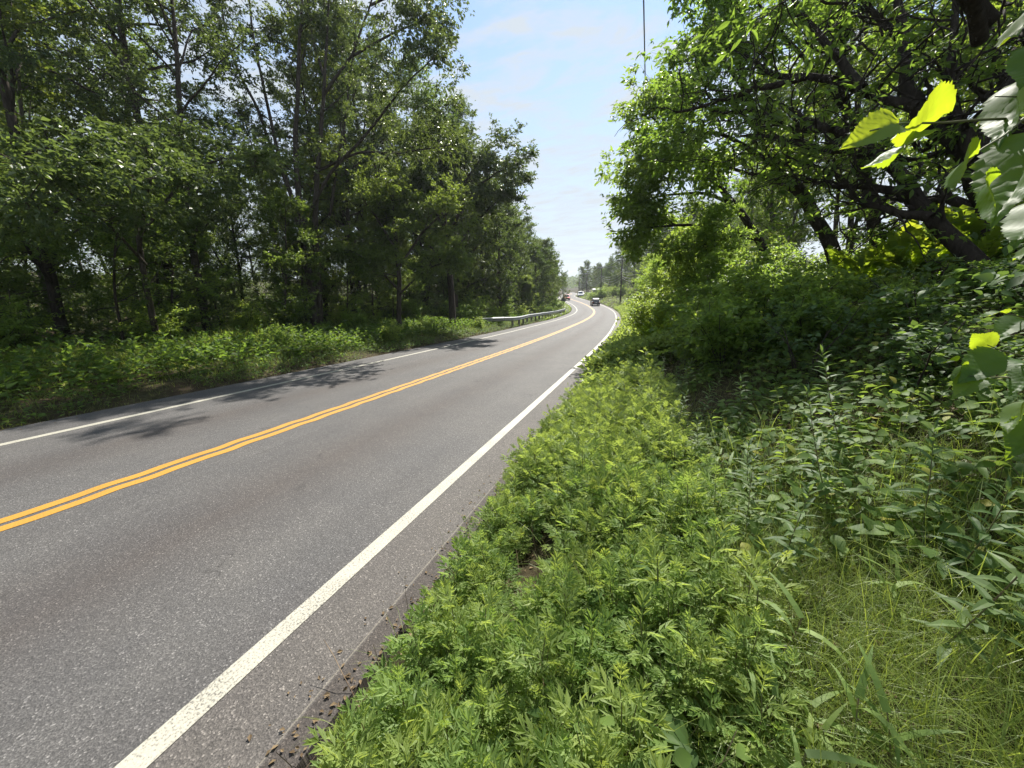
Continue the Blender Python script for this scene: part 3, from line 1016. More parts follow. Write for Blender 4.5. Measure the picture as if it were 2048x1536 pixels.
# a wooded ridge
hx, hy = np.meshgrid(np.linspace(-420, 380, 120), np.linspace(420, 760, 24), indexing='ij')
hz = 17 * np.exp(-((hy - 620) / 110) ** 2) * (1 + .18 * np.sin(hx * .016 + 1) + .08 * np.sin(hx * .05)) - 2
hi, hj = np.meshgrid(np.arange(119), np.arange(23), indexing='ij')
hF = np.stack([hi * 24 + hj, (hi + 1) * 24 + hj, (hi + 1) * 24 + hj + 1, hi * 24 + hj + 1], -1).reshape(-1, 4)
h = Bag().add(np.stack([hx, hy, hz], -1), hF).obj('hills', MT['soil'], smooth=True)
tag(h, kind='structure')
rh = np.random.default_rng(77)
nb = 26000
px_, py_ = rh.uniform(-400, 360, nb), rh.uniform(450, 640, nb)
pz_ = 17 * np.exp(-((py_ - 620) / 110) ** 2) * (1 + .18 * np.sin(px_ * .016 + 1) + .08 * np.sin(px_ * .05)) - 2
V, F = put(L_QUAD, np.stack([px_, py_, pz_ + rh.uniform(0, 6, nb) ** 1.0], -1), rand_dirs(rh, nb), rand_dirs(rh, nb, .8), rh.uniform(1.4, 3.0, nb))
fw = Bag().add(V, F).obj('far_woods', MT['wood'])
tag(fw, kind='stuff')

# ------------------------------------------------------------------ the steep bank on this side: the crooked tree
dB = 5.2
C = [
    (line(dB, [(1992, 556), (1930, 505), (1862, 439), (1813, 364), (1771, 315), (1718, 290), (1668, 257), (1614, 240), (1585, 219), (1548, 203)], 2.0), .125, .028, 1.0),
    (line(dB + .35, [(1813, 364), (1760, 318), (1700, 300), (1640, 300), (1590, 285), (1530, 270), (1480, 272)], 1.4), .075, .02, 1.2),
    (line(dB + .15, [(1862, 436), (1813, 430), (1751, 414), (1697, 389)], .6), .075, .02, 1.0),
    (line(dB + .3, [(1813, 381), (1775, 379), (1720, 372), (1660, 376), (1600, 350)], .9), .07, .02, 1.1),
    (line(dB + .6, [(2012, 545), (1995, 480), (1978, 414), (1945, 320), (1904, 269), (1850, 240), (1821, 199), (1813, 124), (1796, 60), (1780, -60)], .9), .22, .05, .8),
    (line(dB + .9, [(1830, 215), (1780, 204), (1726, 178), (1668, 161), (1614, 153), (1560, 157), (1515, 128), (1486, 103), (1450, 96)], 1.6), .085, .025, 1.3),
    (line(dB + 1.2, [(1726, 178), (1680, 120), (1640, 70), (1600, 20), (1560, -50)], 1.0), .08, .03, 1.2),
    (line(dB + 1.0, [(1614, 153), (1560, 170), (1500, 178), (1450, 200), (1400, 215), (1350, 225)], 1.2), .06, .02, 1.3),
    (line(dB + 1.0, [(1668, 257), (1600, 262), (1550, 235), (1500, 220), (1440, 228), (1390, 205)], 1.6), .06, .02, 1.3),
    (line(dB + .7, [(1950, 330), (1920, 250), (1900, 170), (1905, 90), (1920, -40)], .5), .10, .04, .8),
    (line(dB + .8, [(1985, 440), (1900, 395), (1840, 405), (1800, 440)], 1.0), .10, .03, .8),
    (line(dB + .6, [(1945, 320), (1985, 230), (2030, 140), (2080, 40)], .4), .11, .04, .8),
    (line(dB + 1.6, [(1796, 75), (1740, 20), (1690, -60)], .5), .065, .025, 1.2),
    (np.array([(3.3, 6.4, 4.6), (2.4, 5.9, 5.2), (2.0, 5.5, 5.7), (1.7, 5.2, 6.0)]), .08, .02, 1.8),  # three leafy limbs added mostly out of view, to shade the near slope
    (np.array([(3.2, 6.3, 4.4), (2.4, 5.4, 5.0), (1.7, 4.7, 5.4), (1.1, 4.1, 5.7)]), .07, .02, 2.0),
    (np.array([(3.5, 6.5, 5.0), (3.0, 5.6, 5.8), (2.5, 4.8, 6.2), (2.1, 4.2, 6.5)]), .07, .02, 2.0),
]
O_C = dict(n2=4, n3=4, per=8, twig=.38, size=.118, leaf=L_ELL, flat=.42, droop=.3, abs2=(.4, 1.0), seg2=6, wob2=.30, minr=.006, s0=.45, crook=.26)
custom_tree('crooked_tree', C, 'darkbark', 'apple', O_C, 'old crooked tree with dark twisting limbs leaning over the grassy verge', sub=(3.6, (.8, 2.0)), seed=9, k=10, bare=9)

# further crooked trees on the bank behind it, their crowns reaching the road edge
def px_limbs(dep, specs):
    return [(line(dep + a, pts, b), ra, rb, lf) for a, b, pts, ra, rb, lf in specs]


D1 = px_limbs(9.0, [
    (0, 0, [(1684, 560), (1654, 470), (1614, 400), (1564, 340), (1524, 270), (1494, 190), (1474, 110), (1464, 20), (1459, -80)], .16, .03, 1.0),
    (0, .6, [(1614, 400), (1554, 360), (1494, 345), (1444, 330), (1399, 322)], .07, .02, 1.5),
    (0, .8, [(1564, 340), (1504, 300), (1444, 268), (1384, 262), (1339, 268)], .07, .02, 1.6),
    (0, .8, [(1524, 270), (1474, 215), (1434, 180), (1399, 165), (1369, 172)], .06, .02, 1.6),
    (0, .6, [(1494, 190), (1454, 130), (1419, 85), (1399, 65)], .05, .02, 1.6),
    (0, .4, [(1474, 110), (1444, 50), (1419, 10), (1404, -20)], .05, .02, 1.6),
    (0, -.5, [(1564, 340), (1604, 250), (1644, 170), (1664, 80), (1684, -20)], .08, .02, 1.0),
])
custom_tree('leaning_tree', D1, 'darkbark', 'apple', dict(O_C, n2=4, n3=5, size=.165, twig=.45, per=9), 'tree behind the crooked one with its outermost leafy tips against the sky', sub=(4.0, (.8, 1.7)), seed=10, bare=2, bmax=.6)
D2 = px_limbs(13.0, [
    (0, 0, [(1560, 575), (1520, 480), (1470, 410), (1430, 360), (1390, 300), (1342, 220)], .16, .03, 1.0),
    (0, 1, [(1470, 410), (1410, 385), (1322, 390), (1277, 410)], .07, .02, 1.7),
    (0, 1, [(1430, 360), (1352, 335), (1307, 335), (1272, 345)], .06, .02, 1.7),
    (0, 1, [(1520, 480), (1440, 450), (1352, 450), (1302, 455), (1267, 462)], .07, .02, 1.7),
    (0, 0, [(1520, 480), (1470, 470), (1420, 490), (1342, 500)], .06, .02, 1.3),
    (0, 0, [(1390, 300), (1322, 250), (1297, 230)], .05, .02, 1.5),
])
custom_tree('leaning_tree', D2, 'darkbark', 'apple', dict(O_C, n2=5, n3=5, size=.18, twig=.5, per=9), 'darker leaning tree over the bushes, lowest foliage against the pale sky', sub=(7, (.9, 2.0)), seed=12)

E1 = px_limbs(8.2, [
    (0, 0, [(1760, 520), (1745, 420), (1720, 320), (1690, 220), (1680, 120), (1690, 20), (1700, -80)], .13, .04, 1.3),
    (0, .5, [(1745, 420), (1680, 350), (1600, 320), (1540, 330)], .06, .02, 1.4),
    (0, .5, [(1720, 320), (1780, 240), (1830, 150), (1860, 60)], .07, .02, 1.4),
    (0, .5, [(1690, 220), (1620, 130), (1560, 60), (1510, 0)], .06, .02, 1.5),
    (0, .5, [(1680, 120), (1740, 40), (1790, -30)], .05, .02, 1.4),
    (0, .5, [(1745, 440), (1820, 370), (1880, 320)], .06, .02, 1.2),
])
custom_tree('crooked_tree', E1, 'darkbark', 'apple', dict(O_C, n2=4, n3=5, size=.15, twig=.45), 'thin crooked tree seen between the two large limbs of the old one', sub=(3.6, (.8, 1.8)), seed=15, bare=3)
E2 = px_limbs(7.6, [
    (0, 0, [(2120, 520), (2080, 400), (2040, 280), (2000, 160), (1970, 40), (1950, -80)], .15, .05, 1.4),
    (0, .3, [(2040, 280), (1960, 190), (1900, 130), (1850, 90)], .07, .02, 1.5),
    (0, .3, [(2000, 160), (2050, 60), (2090, -40)], .07, .02, 1.3),
    (0, .3, [(2080, 400), (2140, 260), (2200, 150)], .07, .02, 1.2),
    (0, .3, [(1970, 40), (1900, -10), (1840, -40)], .05, .02, 1.5),
])
custom_tree('crooked_tree', E2, 'darkbark', 'apple', dict(O_C, n2=4, n3=5, size=.15, twig=.45), 'crooked tree just behind the thick trunk with a crown cut off by the picture edge', sub=(3.6, (.8, 1.8)), seed=16, bare=4)
# woods on top of the bank
k = 0
for x, y, s, v in [(8.5, 8, .62, 1), (9.5, 5.5, .7, 3), (9, 14.5, .55, 2), (6.5, 17, .42, 1), (11, 9, .8, 0), (12, 14, .8, 4), (9, 19, .7, 3), (5.5, 23, .55, 1), (13, 20, .85, 0), (10, 26, .8, 2), (6.5, 31, .65, 3), (14, 28, .9, 4),
                   (16, 8, .9, 2), (17, 14, .9, 1), (18, 22, .95, 0), (8, 40, .75, 1), (13, 36, .9, 2), (15, 3, .9, 3), (11, 1, .75, 4), (6.5, 48, .65, 3), (12, 46, .85, 0), (22, 18, 1, 3), (22, 9, 1, 0), (10.4, 10.6, .7, 3), (9.4, 3.4, .7, 0), (12.5, 6.5, .8, 1), (5.2, 19.5, .5, 3), (6.2, 27, .6, 0)]:
    plant_tree('bank_wood_tree', WOOD[v], x, y, rngG.uniform(0, 6.28), s, f'{LOOK[v]} tree in the dim wood above the bank, {ORD[k]} behind the crooked one', group='trees on top of the bank')
    k += 1
# bushes down the bank
BUSH = [(1.7, 8.3, .42, 4), (1.1, 10.5, .55, 4), (2.2, 11.2, .62, 1), (.6, 13.2, .6, 1), (2.0, 14.5, .85, 4), (.3, 17, .95, 3), (1.9, 18.5, 1.25, 0), (.0, 21.5, .95, 2), (1.8, 23.5, 1.3, 1), (-.2, 26.5, 1.0, 0), (1.6, 29, 1.3, 3),
        (-.1, 32.5, 1.0, 1), (2.9, 11.0, .55, 4), (3.6, 14.8, 1.0, 0), (1.25, 6.6, .55, 4), (1.75, 7.2, .62, 1), (.95, 8.0, .62, 4), (2.4, 7.2, .48, 4), (3.1, 6.6, .26, 1), (2.1, 6.0, .40, 4), (2.8, 5.8, .28, 4), (3.5, 5.8, .24, 4), (1.4, 9.6, .75, 4), (3.8, 18, 1.3, 2), (4, 24, 1.4, 3), (1, 37, 1.2, 0), (2.5, 43, 1.3, 1), (6.6, 13.2, .8, 0)]
for k, (x, y, s, v) in enumerate(BUSH):
    plant_tree('bank_shrub', SHR[v], x, y, rngG.uniform(0, 6.28), s, f'leafy green bush on the slope above the verge, {ORD[k]} going along the road', 'shrub', 'bushes on the slope', parts=('stem', 'foliage'))
for k, (x, y, s, v) in enumerate([(1.7, 13.0, .42, 1), (.9, 15.2, .55, 1), (1.5, 17.0, .72, 1), (.5, 19.2, .6, 1), (1.2, 21.5, .85, 1), (.3, 24.0, .7, 1), (1.0, 27.5, .9, 1), (.2, 31, .75, 1), (.9, 36, .95, 1), (2.2, 15.4, .7, 1)]):
    plant_tree('sapling', SAP[v], x, y, rngG.uniform(0, 6.28), s, f'bright leafy sapling on the sunny slope towards the bend, {ORD[k]} along it', 'sapling', 'saplings on the sunny slope')
for k, (d, y, s) in enumerate([(11.2, 60, 1.3), (12, 66, 1.5), (11.4, 73, 1.3), (12.3, 80, 1.6), (11.3, 87, 1.4), (12.2, 94, 1.6), (11.5, 101, 1.5), (11, 108, 1.4), (10.4, 115, 1.4), (10, 124, 1.3), (5.2, 114, 1.35), (6.3, 116, 1.5), (7.7, 116, 1.6), (4.9, 119, 1.0)]):
    plant_tree('bank_shrub', SHR[k % 4], off(d, y), y, rngG.uniform(0, 6.28), s, f'rounded bush at the foot of the utility poles, {ORD[k]} going away', 'shrub', 'bushes below the utility poles', parts=('stem', 'foliage'))

# ------------------------------------------------------------------ herbs: one plant each, as (leaf part, stem part)


def mugwort(seed, h, lod=0):
    rng = np.random.default_rng(seed)
    stem, leaf = Bag(), Bag()
    nst = 1 if lod else int(rng.integers(2, 4))
    for sI in range(nst):
        a0 = rng.uniform(0, 6.28)
        b = np.array([math.cos(a0), math.sin(a0), 0]) * (0 if nst == 1 else rng.uniform(.02, .07))
        hh = h * rng.uniform(.75, 1.05)
        P = wander(rng, b - [0, 0, .04], (b[0] * 2.2, b[1] * 2.2, 1), hh + .04, 6, .06)
        stem.add(*tube(P, np.linspace(.0042, .0018, len(P)), 4))
        m = 9 if lod else int(rng.integers(11, 15))
        t = np.linspace(.16, 1.0, m)
        pos = np.array([along(P, x)[0] for x in t])
        az = np.arange(m) * 2.4 + rng.uniform(0, 6)
        el = np.interp(t, [0, .6, .9, 1], [R(-8), R(22), R(42), R(68)]) + rng.normal(0, .15, m)
        dv = np.stack([np.cos(az) * np.cos(el), np.sin(az) * np.cos(el), np.sin(el)], -1)
        nr = np.stack([-np.cos(az) * np.sin(el), -np.sin(az) * np.sin(el), np.cos(el)], -1) + rng.normal(0, .22, (m, 3))
        sz = np.interp(t, [0, .35, .75, 1], [.10, .15, .135, .085]) * rng.uniform(.8, 1.2, m)
        leaf.add(*put(L_MUG if lod == 0 else quad_leaf(.36, .1, .2), pos, dv, nr, sz * (1 if lod == 0 else 1.05)))
    return leaf, stem


def goldenrod(seed, h):
    rng = np.random.default_rng(seed)
    stem, leaf = Bag(), Bag()
    P = wander(rng, (0, 0, -.04), (rng.normal(0, .12), rng.normal(0, .12), 1), h + .04, 7, .05)
    stem.add(*tube(P, np.linspace(.0036, .0016, len(P)), 5))
    m = int(h * 52)
    t = np.linspace(.22, 1, m) ** .9
    pos = np.array([along(P, x)[0] for x in t])
    az = np.arange(m) * 2.4
    el = np.interp(t, [0, .5, .9, 1], [R(-10), R(18), R(45), R(75)]) + rng.normal(0, .12, m)
    dv = np.stack([np.cos(az) * np.cos(el), np.sin(az) * np.cos(el), np.sin(el)], -1)
    nr = np.stack([-np.cos(az) * np.sin(el), -np.sin(az) * np.sin(el), np.cos(el)], -1) + rng.normal(0, .15, (m, 3))
    leaf.add(*put(L_LANCE, pos, dv, nr, np.interp(t, [0, .5, 1], [.11, .115, .06]) * rng.uniform(.85, 1.15, m), 1.25))
    return leaf, stem


def cover_plant(seed, h, T, sz, m):
    rng = np.random.default_rng(seed)
    leaf, stem = Bag(), Bag()
    az = np.arange(m) * 2.4 + rng.uniform(-.4, .4, m)
    rr = rng.uniform(.02, .11, m)
    hh = h * rng.uniform(.5, 1.1, m)
    pos = np.stack([np.cos(az) * rr, np.sin(az) * rr, hh], -1)
    dv = np.stack([np.cos(az), np.sin(az), rng.normal(-.1, .15, m)], -1)
    leaf.add(*put(T, pos, dv, np.array([0, 0, 1.0]) + rng.normal(0, .42, (m, 3)), sz * rng.uniform(.7, 1.25, m)))
    for k in range(m):
        stem.add(*tube([(0, 0, -.02), pos[k] * [.4, .4, .6], pos[k]], [.002, .0015, .001], 3))
    return leaf, stem


def wide_grass(seed, h, n=7):
    rng = np.random.default_rng(seed)
    leaf, stem = Bag(), Bag()
    for q in range(2):
        P = wander(rng, (rng.normal(0, .03), rng.normal(0, .03), -.03), (rng.normal(0, .25), rng.normal(0, .25), 1), h, 5, .07)
        stem.add(*tube(P, [.0032] * len(P), 4))
        for k in range(n):
            p, d = along(P, .3 + .7 * k / (n - 1))
            az = k * 2.7 + rng.uniform(-.5, .5)
            el = R(rng.uniform(15, 65))
            dv = np.array([math.cos(az) * math.cos(el), math.sin(az) * math.cos(el), math.sin(el)])
            leaf.add(*put(WIDE[k % 3], p[None], dv, np.array([-dv[0] * .6, -dv[1] * .6, 1]), rng.uniform(.13, .24), 1.35))
    return leaf, stem


def scatter(bag, protos, mats, x, y, rng, smin=.7, smax=1.2, tilt=.12, dz=0.0):
    """many copies of the prototypes merged in one bag; mats: slot of each prototype piece"""
    x, y = np.asarray(x), np.asarray(y)
    pick = rng.integers(0, len(protos), len(x))
    z = gz(x, y) + dz
    for q, pieces in enumerate(protos):
        m = pick == q
        n = m.sum()
        if not n:
            continue
        a = rng.uniform(0, 2 * math.pi, n)
        s = rng.uniform(smin, smax, n)
        tx, ty = rng.normal(0, tilt, n), rng.normal(0, tilt, n)
        for pc, mt in zip(pieces, mats):
            V, F = pc.arrays()
            X = V[None, :, 0] * np.cos(a)[:, None] - V[None, :, 1] * np.sin(a)[:, None]
            Y = V[None, :, 0] * np.sin(a)[:, None] + V[None, :, 1] * np.cos(a)[:, None]
            Z = np.broadcast_to(V[None, :, 2], X.shape)
            W = np.stack([(X + tx[:, None] * Z) * s[:, None] + x[m][:, None], (Y + ty[:, None] * Z) * s[:, None] + y[m][:, None], Z * s[:, None] + z[m][:, None]], -1)
            k = len(V)
            bag.add(W.reshape(-1, 3), [(f[None] + (np.arange(n) * k)[:, None, None]).reshape(-1, f.shape[1]) for f in F], mt)


rv = np.random.default_rng(100)
MUGS = [mugwort(200 + k, h) for k, h in enumerate((.36, .42, .30, .38, .46))]
MUGF = [mugwort(220 + k, h, 1) for k, h in enumerate((.42, .5, .36))]
GOLD = [goldenrod(240 + k, h) for k, h in enumerate((.62, .75, .52))]
COVER = [cover_plant(260, .14, L_HEART, .075, 6), cover_plant(261, .10, L_OVAL, .06, 7), cover_plant(262, .20, L_OVAL, .078, 7), cover_plant(263, .08, L_HEART, .05, 7), cover_plant(264, .17, L_ELL, .085, 6), cover_plant(265, .12, L_HEART, .06, 8)]
WGR = [wide_grass(280 + k, h) for k, h in enumerate((.34, .45, .28))]


def mug_right(y): return np.interp(y, [.3, 2, 4, 7, 12, 20, 40], [.06, .16, .10, -.08, -.2, -.35, -.3])
def edge_x(y): return off(ER, y)


# mugwort along the edge of the road: the nearest plants one by one
pts = []
tries = 0
while len(pts) < 1500 and tries < 60000:
    tries += 1
    y = .55 + 27 * rv.uniform() ** 2.2
    x0, x1 = edge_x(y) + np.interp(y, [.5, 1.2, 2.2, 4], [.42, .34, .20, .10]), mug_right(y)
    x = rv.uniform(x0, x1 + .3)
    if x > x1 and rv.uniform() < .6:
        continue
    if patch(x, y, 3.2, 3) < .10 and x > x0 + .25:
        continue
    md = .128 + .006 * y
    if any((x - a) ** 2 + (y - b) ** 2 < md * md for a, b in pts[-400:]):
        continue
    if x * x + y * y < .3:
        continue
    pts.append((x, y))
pts.sort(key=lambda p: p[0] ** 2 + p[1] ** 2)
mug_me = [(l.mesh('mugwort foliage', MT['mug']), s_.mesh('mugwort stem', MT['stem'])) for l, s_ in MUGS]
for k, (x, y) in enumerate(pts[:290]):
    v = int(rv.integers(0, 5))
    d_edge = x - edge_x(y)
    s = rv.uniform(.68, 1.05) * (0.75 if d_edge < .12 else 1) * (.75 + .5 * float(patch(x, y, 4.5, 71)))
    t = root('mugwort_plant', (x, y, float(gz(x, y))), rv.uniform(0, 6.28), s)
    link('foliage', mug_me[v][0], t)
    link('stem', mug_me[v][1], t)
    tag(t, 'bright green mugwort with deeply cut leaves growing in the sunny strip beside the asphalt', 'plant', 'mugwort plants beside the road')
rest = np.array(pts[290:])
wd = Bag()
near = rest[:, 1] < 7
scatter(wd, MUGS, (0, 1), rest[near, 0], rest[near, 1], rv, .75, 1.15)
scatter(wd, MUGF, (0, 1), rest[~near, 0], rest[~near, 1], rv, .8, 1.35)
# and on along the road
n = 5200
y = 9 + 70 * rv.uniform(size=n) ** 1.7
x = edge_x(y) + rv.uniform(.03, 1.9, n)
scatter(wd, MUGF, (0, 1), x, y, rv, .8, 1.7)
tag(wd.obj('roadside_weeds', [MT['mug'], MT['stem']]), kind='stuff')

ds_ = Bag()
n = 420
y = .6 + 9 * rv.uniform(size=n) ** 1.4
x = edge_x(y) + .02 + rv.uniform(0, 1, n) ** 1.2 * 1.9
for a, b in zip(x, y):
    h_ = rv.uniform(.12, .42)
    P = wander(rv, (a, b, float(gz(a, b)) - .02), (rv.normal(0, .5), rv.normal(0, .5), 1), h_, 4, .12)
    ds_.add(*tube(P, np.linspace(.0026, .0012, 5), 3))
tag(ds_.obj('dead_stalks', MT['deadstem']), kind='stuff')

# taller herbs of the slope, single plants
gold_me = [(l.mesh('goldenrod foliage', MT['golden']), s_.mesh('goldenrod stem', MT['stem'])) for l, s_ in GOLD]
SPOT = [(.62, 1.75), (.55, 1.98), (1.12, 1.72), (1.2, 1.95), (1.02, 2.3), (.70, 2.6), (.48, 3.3), (.3, 3.9), (.55, 4.2), (.1, 4.7), (.35, 5.2), (-.05, 5.6), (.25, 6.1), (-.1, 6.6), (.5, 5.9), (.9, 3.9), (1.3, 2.9), (.05, 7.3), (-.15, 8.2), (.3, 8.0),
        (.55, 7.1), (-.2, 9.3), (.15, 9.8), (.8, 5.0), (1.5, 1.6), (.9, 1.35), (-.3, 10.6), (.1, 11.4)]
for k, (x, y) in enumerate(SPOT):
    v = k % 3
    t = root('goldenrod_plant', (x, y, float(gz(x, y))), rv.uniform(0, 6.28), rv.uniform(.7, 1.05))
    link('foliage', gold_me[v][0], t)
    link('stem', gold_me[v][1], t)
    tag(t, 'upright goldenrod with narrow lance shaped leaves standing above the low cover of the slope', 'plant', 'goldenrod plants on the slope')
wg_me = [(l.mesh('wide grass blades', MT['mug']), s_.mesh('wide grass stem', MT['stem'])) for l, s_ in WGR]
for k, (x, y) in enumerate([(.52, 1.05), (.40, 1.28), (.66, .98), (.45, .88), (.33, 1.12), (1.0, 1.6), (.6, 2.2), (.5, 2.9), (.7, 3.4), (1.1, 2.65)]):
    t = root('wide_leaved_grass', (x, y, float(gz(x, y))), rv.uniform(0, 6.28), rv.uniform(.6, .85))
    link('blade', wg_me[k % 3][0], t)
    link('stem', wg_me[k % 3][1], t)
    tag(t, 'wide leaved grass with pointed blades set along an upright stalk, between mugwort and fine grass', 'grass plant', 'wide leaved grass plants')

# low cover of the slope
cv = Bag()
n = 5600
y = .5 + 13 * rv.uniform(size=n) ** 1.5
x = mug_right(y) - .25 + rv.uniform(0, 1, n) ** .9 * (2.6 + .22 * y)
ok = (patch(x, y, 2.1, 5) > .36 + .12 * (y < 1.8)) & (x * x + y * y > .45) & ~((y < 1.9) & (x > .25) & (x < .85) & (patch(x, y, 3, 9) < .62))
x, y = x[ok], y[ok]
lowp = patch(x, y, 1.3, 6)
scatter(cv, COVER, (0, 1), x, y, rv, .6, 1.3, .22)
tag(cv.obj('ground_cover', [MT['cover'], MT['stem']], None, True), kind='stuff')

# fine grass and long arching blades
gr = Bag()


def grass(bag, x, y, rng, smin, smax, mat=0, lean=.35, wid=(.6, 1.3), T=GRASS):
    z = gz(x, y) - .01
    pick = rng.integers(0, len(T), len(x))
    for q, t in enumerate(T):
        m = pick == q
        k = m.sum()
        az = rng.uniform(0, 6.28, k)
        dv = np.stack([np.cos(az) * lean * rng.uniform(.2, 1.5, k), np.sin(az) * lean * rng.uniform(.2, 1.5, k), np.ones(k)], -1)
        nr = np.stack([-np.cos(az), -np.sin(az), np.full(k, .15)], -1)
        bag.add(*put(t, np.stack([x[m], y[m], z[m]], -1), dv, nr, rng.uniform(smin, smax, k), rng.uniform(*wid, k)), mat)


n = 8000
y = .5 + 10 * rv.uniform(size=n) ** 1.6
x = mug_right(y) - .1 + rv.uniform(0, 1, n) * (1.5 + .08 * y)
ok = (patch(x, y, 2.4, 15) > .40) & (x * x + y * y > .5)
grass(gr, x[ok], y[ok], rv, .12, .30, 0, .5, (.12, .32))
n = 8000
y = .6 + 1.7 * rv.uniform(size=n)
x = .2 + rv.uniform(0, 1, n) * 1.3
ok = patch(x, y, 3, 9) < .68
grass(gr, x[ok], y[ok], rv, .16, .36, 0, .55, (.10, .26))
n = 900
y = .55 + 3.2 * rv.uniform(size=n)
x = .55 + rv.uniform(0, 1, n) * 1.0
ok = patch(x, y, 2.2, 19) > .45
grass(gr, x[ok], y[ok], rv, .28, .55, 0, .3, (.22, .5))
n = 3500
y = .7 + 9 * rv.uniform(size=n) ** 1.3
x = edge_x(y) + .05 + rv.uniform(0, 1, n) * 1.4
ok = patch(x, y, 5, 75) > .55
grass(gr, x[ok], y[ok], rv, .25, .5, 0, .35, (.16, .4))
n = 6000
y = 1.4 + 5.5 * rv.uniform(size=n)
x = np.interp(y, [1.4, 3, 5, 7], [.35, .25, .10, .0]) + rv.normal(0, .22, n)
grass(gr, x, y, rv, .22, .48, 0, .45, (.12, .30))
n = 7500
y = .55 + 2.3 * rv.uniform(size=n) ** 1.2
x = .32 + rv.uniform(0, 1, n) * (1.0 + .25 * y)
grass(gr, x, y, rv, .16, .42, 0, .5, (.12, .34))
tag(gr.obj('grass', MT['grass']), kind='stuff')
dg = Bag()
n = 4500
y = .55 + 7 * rv.uniform(size=n) ** 1.5
x = mug_right(y) - .35 + rv.uniform(0, 1, n) * 1.35
ok = (patch(x, y, 2.6, 25) > .48) & (x * x + y * y > .5)
grass(dg, x[ok], y[ok], rv, .10, .28, 0, .5, (.10, .24))
n = 4000
y = .7 + 6 * rv.uniform(size=n)
x = edge_x(y) + .1 + rv.uniform(0, 1, n) * 1.5
ok = patch(x, y, 3.2, 3) < .36
grass(dg, x[ok], y[ok], rv, .08, .22, 0, .6, (.10, .24))
tag(dg.obj('dry_grass', MT['dry']), kind='stuff')
lt = Bag()
n = 3600
y = .4 + 12 * rv.uniform(size=n) ** 1.5
x = edge_x(y) + .05 + rv.uniform(0, 1, n) * (4.2 + .1 * y)
lt.add(*put(L_OVAL, np.stack([x, y, gz(x, y) + .008], -1), rand_dirs(rv, n) * [1, 1, .15], np.array([0, 0, 1.0]) + rv.normal(0, .25, (n, 3)), rv.uniform(.02, .05, n)))
n = 1500
y = .3 + 26 * rv.uniform(size=n) ** 1.6
x = np.where(rv.uniform(size=n) < .7, edge_x(y) - .30 * rv.uniform(size=n) ** 2.2, off(EL + .35 * rv.uniform(size=n) ** 2, y))
lt.add(*put(L_QUAD, np.stack([x, y, zr(y) + .008], -1), rand_dirs(rv, n) * [1, 1, .1], np.array([0, 0, 1.0]) + rv.normal(0, .3, (n, 3)), rv.uniform(.008, .035, n)))
tag(lt.obj('fallen_leaves', MT['litter']), kind='stuff')

# grassy verge across the road
vg = Bag()
n = 62000
y = -3 + 46 * rv.uniform(size=n) ** 1.15
dd = EL - .02 - rv.uniform(0, 1, n) ** .8 * 7.2
x = off(dd, y)
hh = np.interp(EL - dd, [0, .5, 1.4, 4, 7], [.22, .42, .65, .9, 1.1]) * (.55 + .8 * patch(x, y, .9, 31))
z = gz(x, y) - .01
pick = rv.integers(0, 4, n)
for q, t in enumerate(GRASS):
    m = pick == q
    k = m.sum()
    az = rv.uniform(0, 6.28, k)
    dv = np.stack([np.cos(az) * .4, np.sin(az) * .4, np.ones(k)], -1)
    vg.add(*put(t, np.stack([x[m], y[m], z[m]], -1), dv, np.stack([-np.cos(az), -np.sin(az), np.full(k, .15)], -1), hh[m] * rv.uniform(.28, .55, k), rv.uniform(.9, 1.9, k)))
tag(vg.obj('verge_grass', MT['grass']), kind='stuff')
vw = Bag()
n = 12000
y = -3 + 46 * rv.uniform(size=n) ** 1.15
dd = EL - .05 - rv.uniform(0, 1, n) ** .9 * 7.0
x = off(dd, y)
ok = patch(x, y, 1.1, 33) > .38
scatter(vw, [COVER[2], COVER[0], COVER[4]], (0, 1), x[ok], y[ok], rv, .6, 1.25, .15)
n = 2600
y = -2 + 44 * rv.uniform(size=n)
x = off(EL - 1.4 - rv.uniform(0, 1, n) * 5.6, y)
scatter(vw, MUGF, (0, 1), x, y, rv, .8, 1.6, .15)
tag(vw.obj('verge_weeds', [MT['cover'], MT['stem']]), kind='stuff')
fv = Bag()
n = 15000
y = 42 + 130 * rv.uniform(size=n) ** 1.4
sd = rv.uniform(size=n) < .6
dd = np.where(sd, ER + .05 + rv.uniform(0, 1, n) * 8, EL - .1 - rv.uniform(0, 1, n) * 3.5)
x = off(dd, y)
az = rv.uniform(0, 6.28, n)
fv.add(*put(GRASS[1], np.stack([x, y, gz(x, y)], -1), np.stack([np.cos(az) * .6, np.sin(az) * .6, np.ones(n)], -1), np.stack([-np.cos(az), -np.sin(az), np.full(n, .3)], -1), rv.uniform(.25, .7, n), rv.uniform(4, 9, n)))
tag(fv.obj('far_grass', MT['grass']), kind='stuff')
for k, (d, y, s) in enumerate([(-5.6, 14.5, .38), (-6.6, 19.5, .5), (-5.4, 24.2, .42), (-7.6, 10.5, .45), (-8.3, 15.5, .5)]):
    plant_tree('verge_bush', SHR[(k + 1) % 4], off(d, y), y, k * 1.3, s, f'small leafy bush in the grass across the road, {ORD[k]} from the near side', 'bush', 'bushes in the verge grass', parts=('stem', 'foliage'))

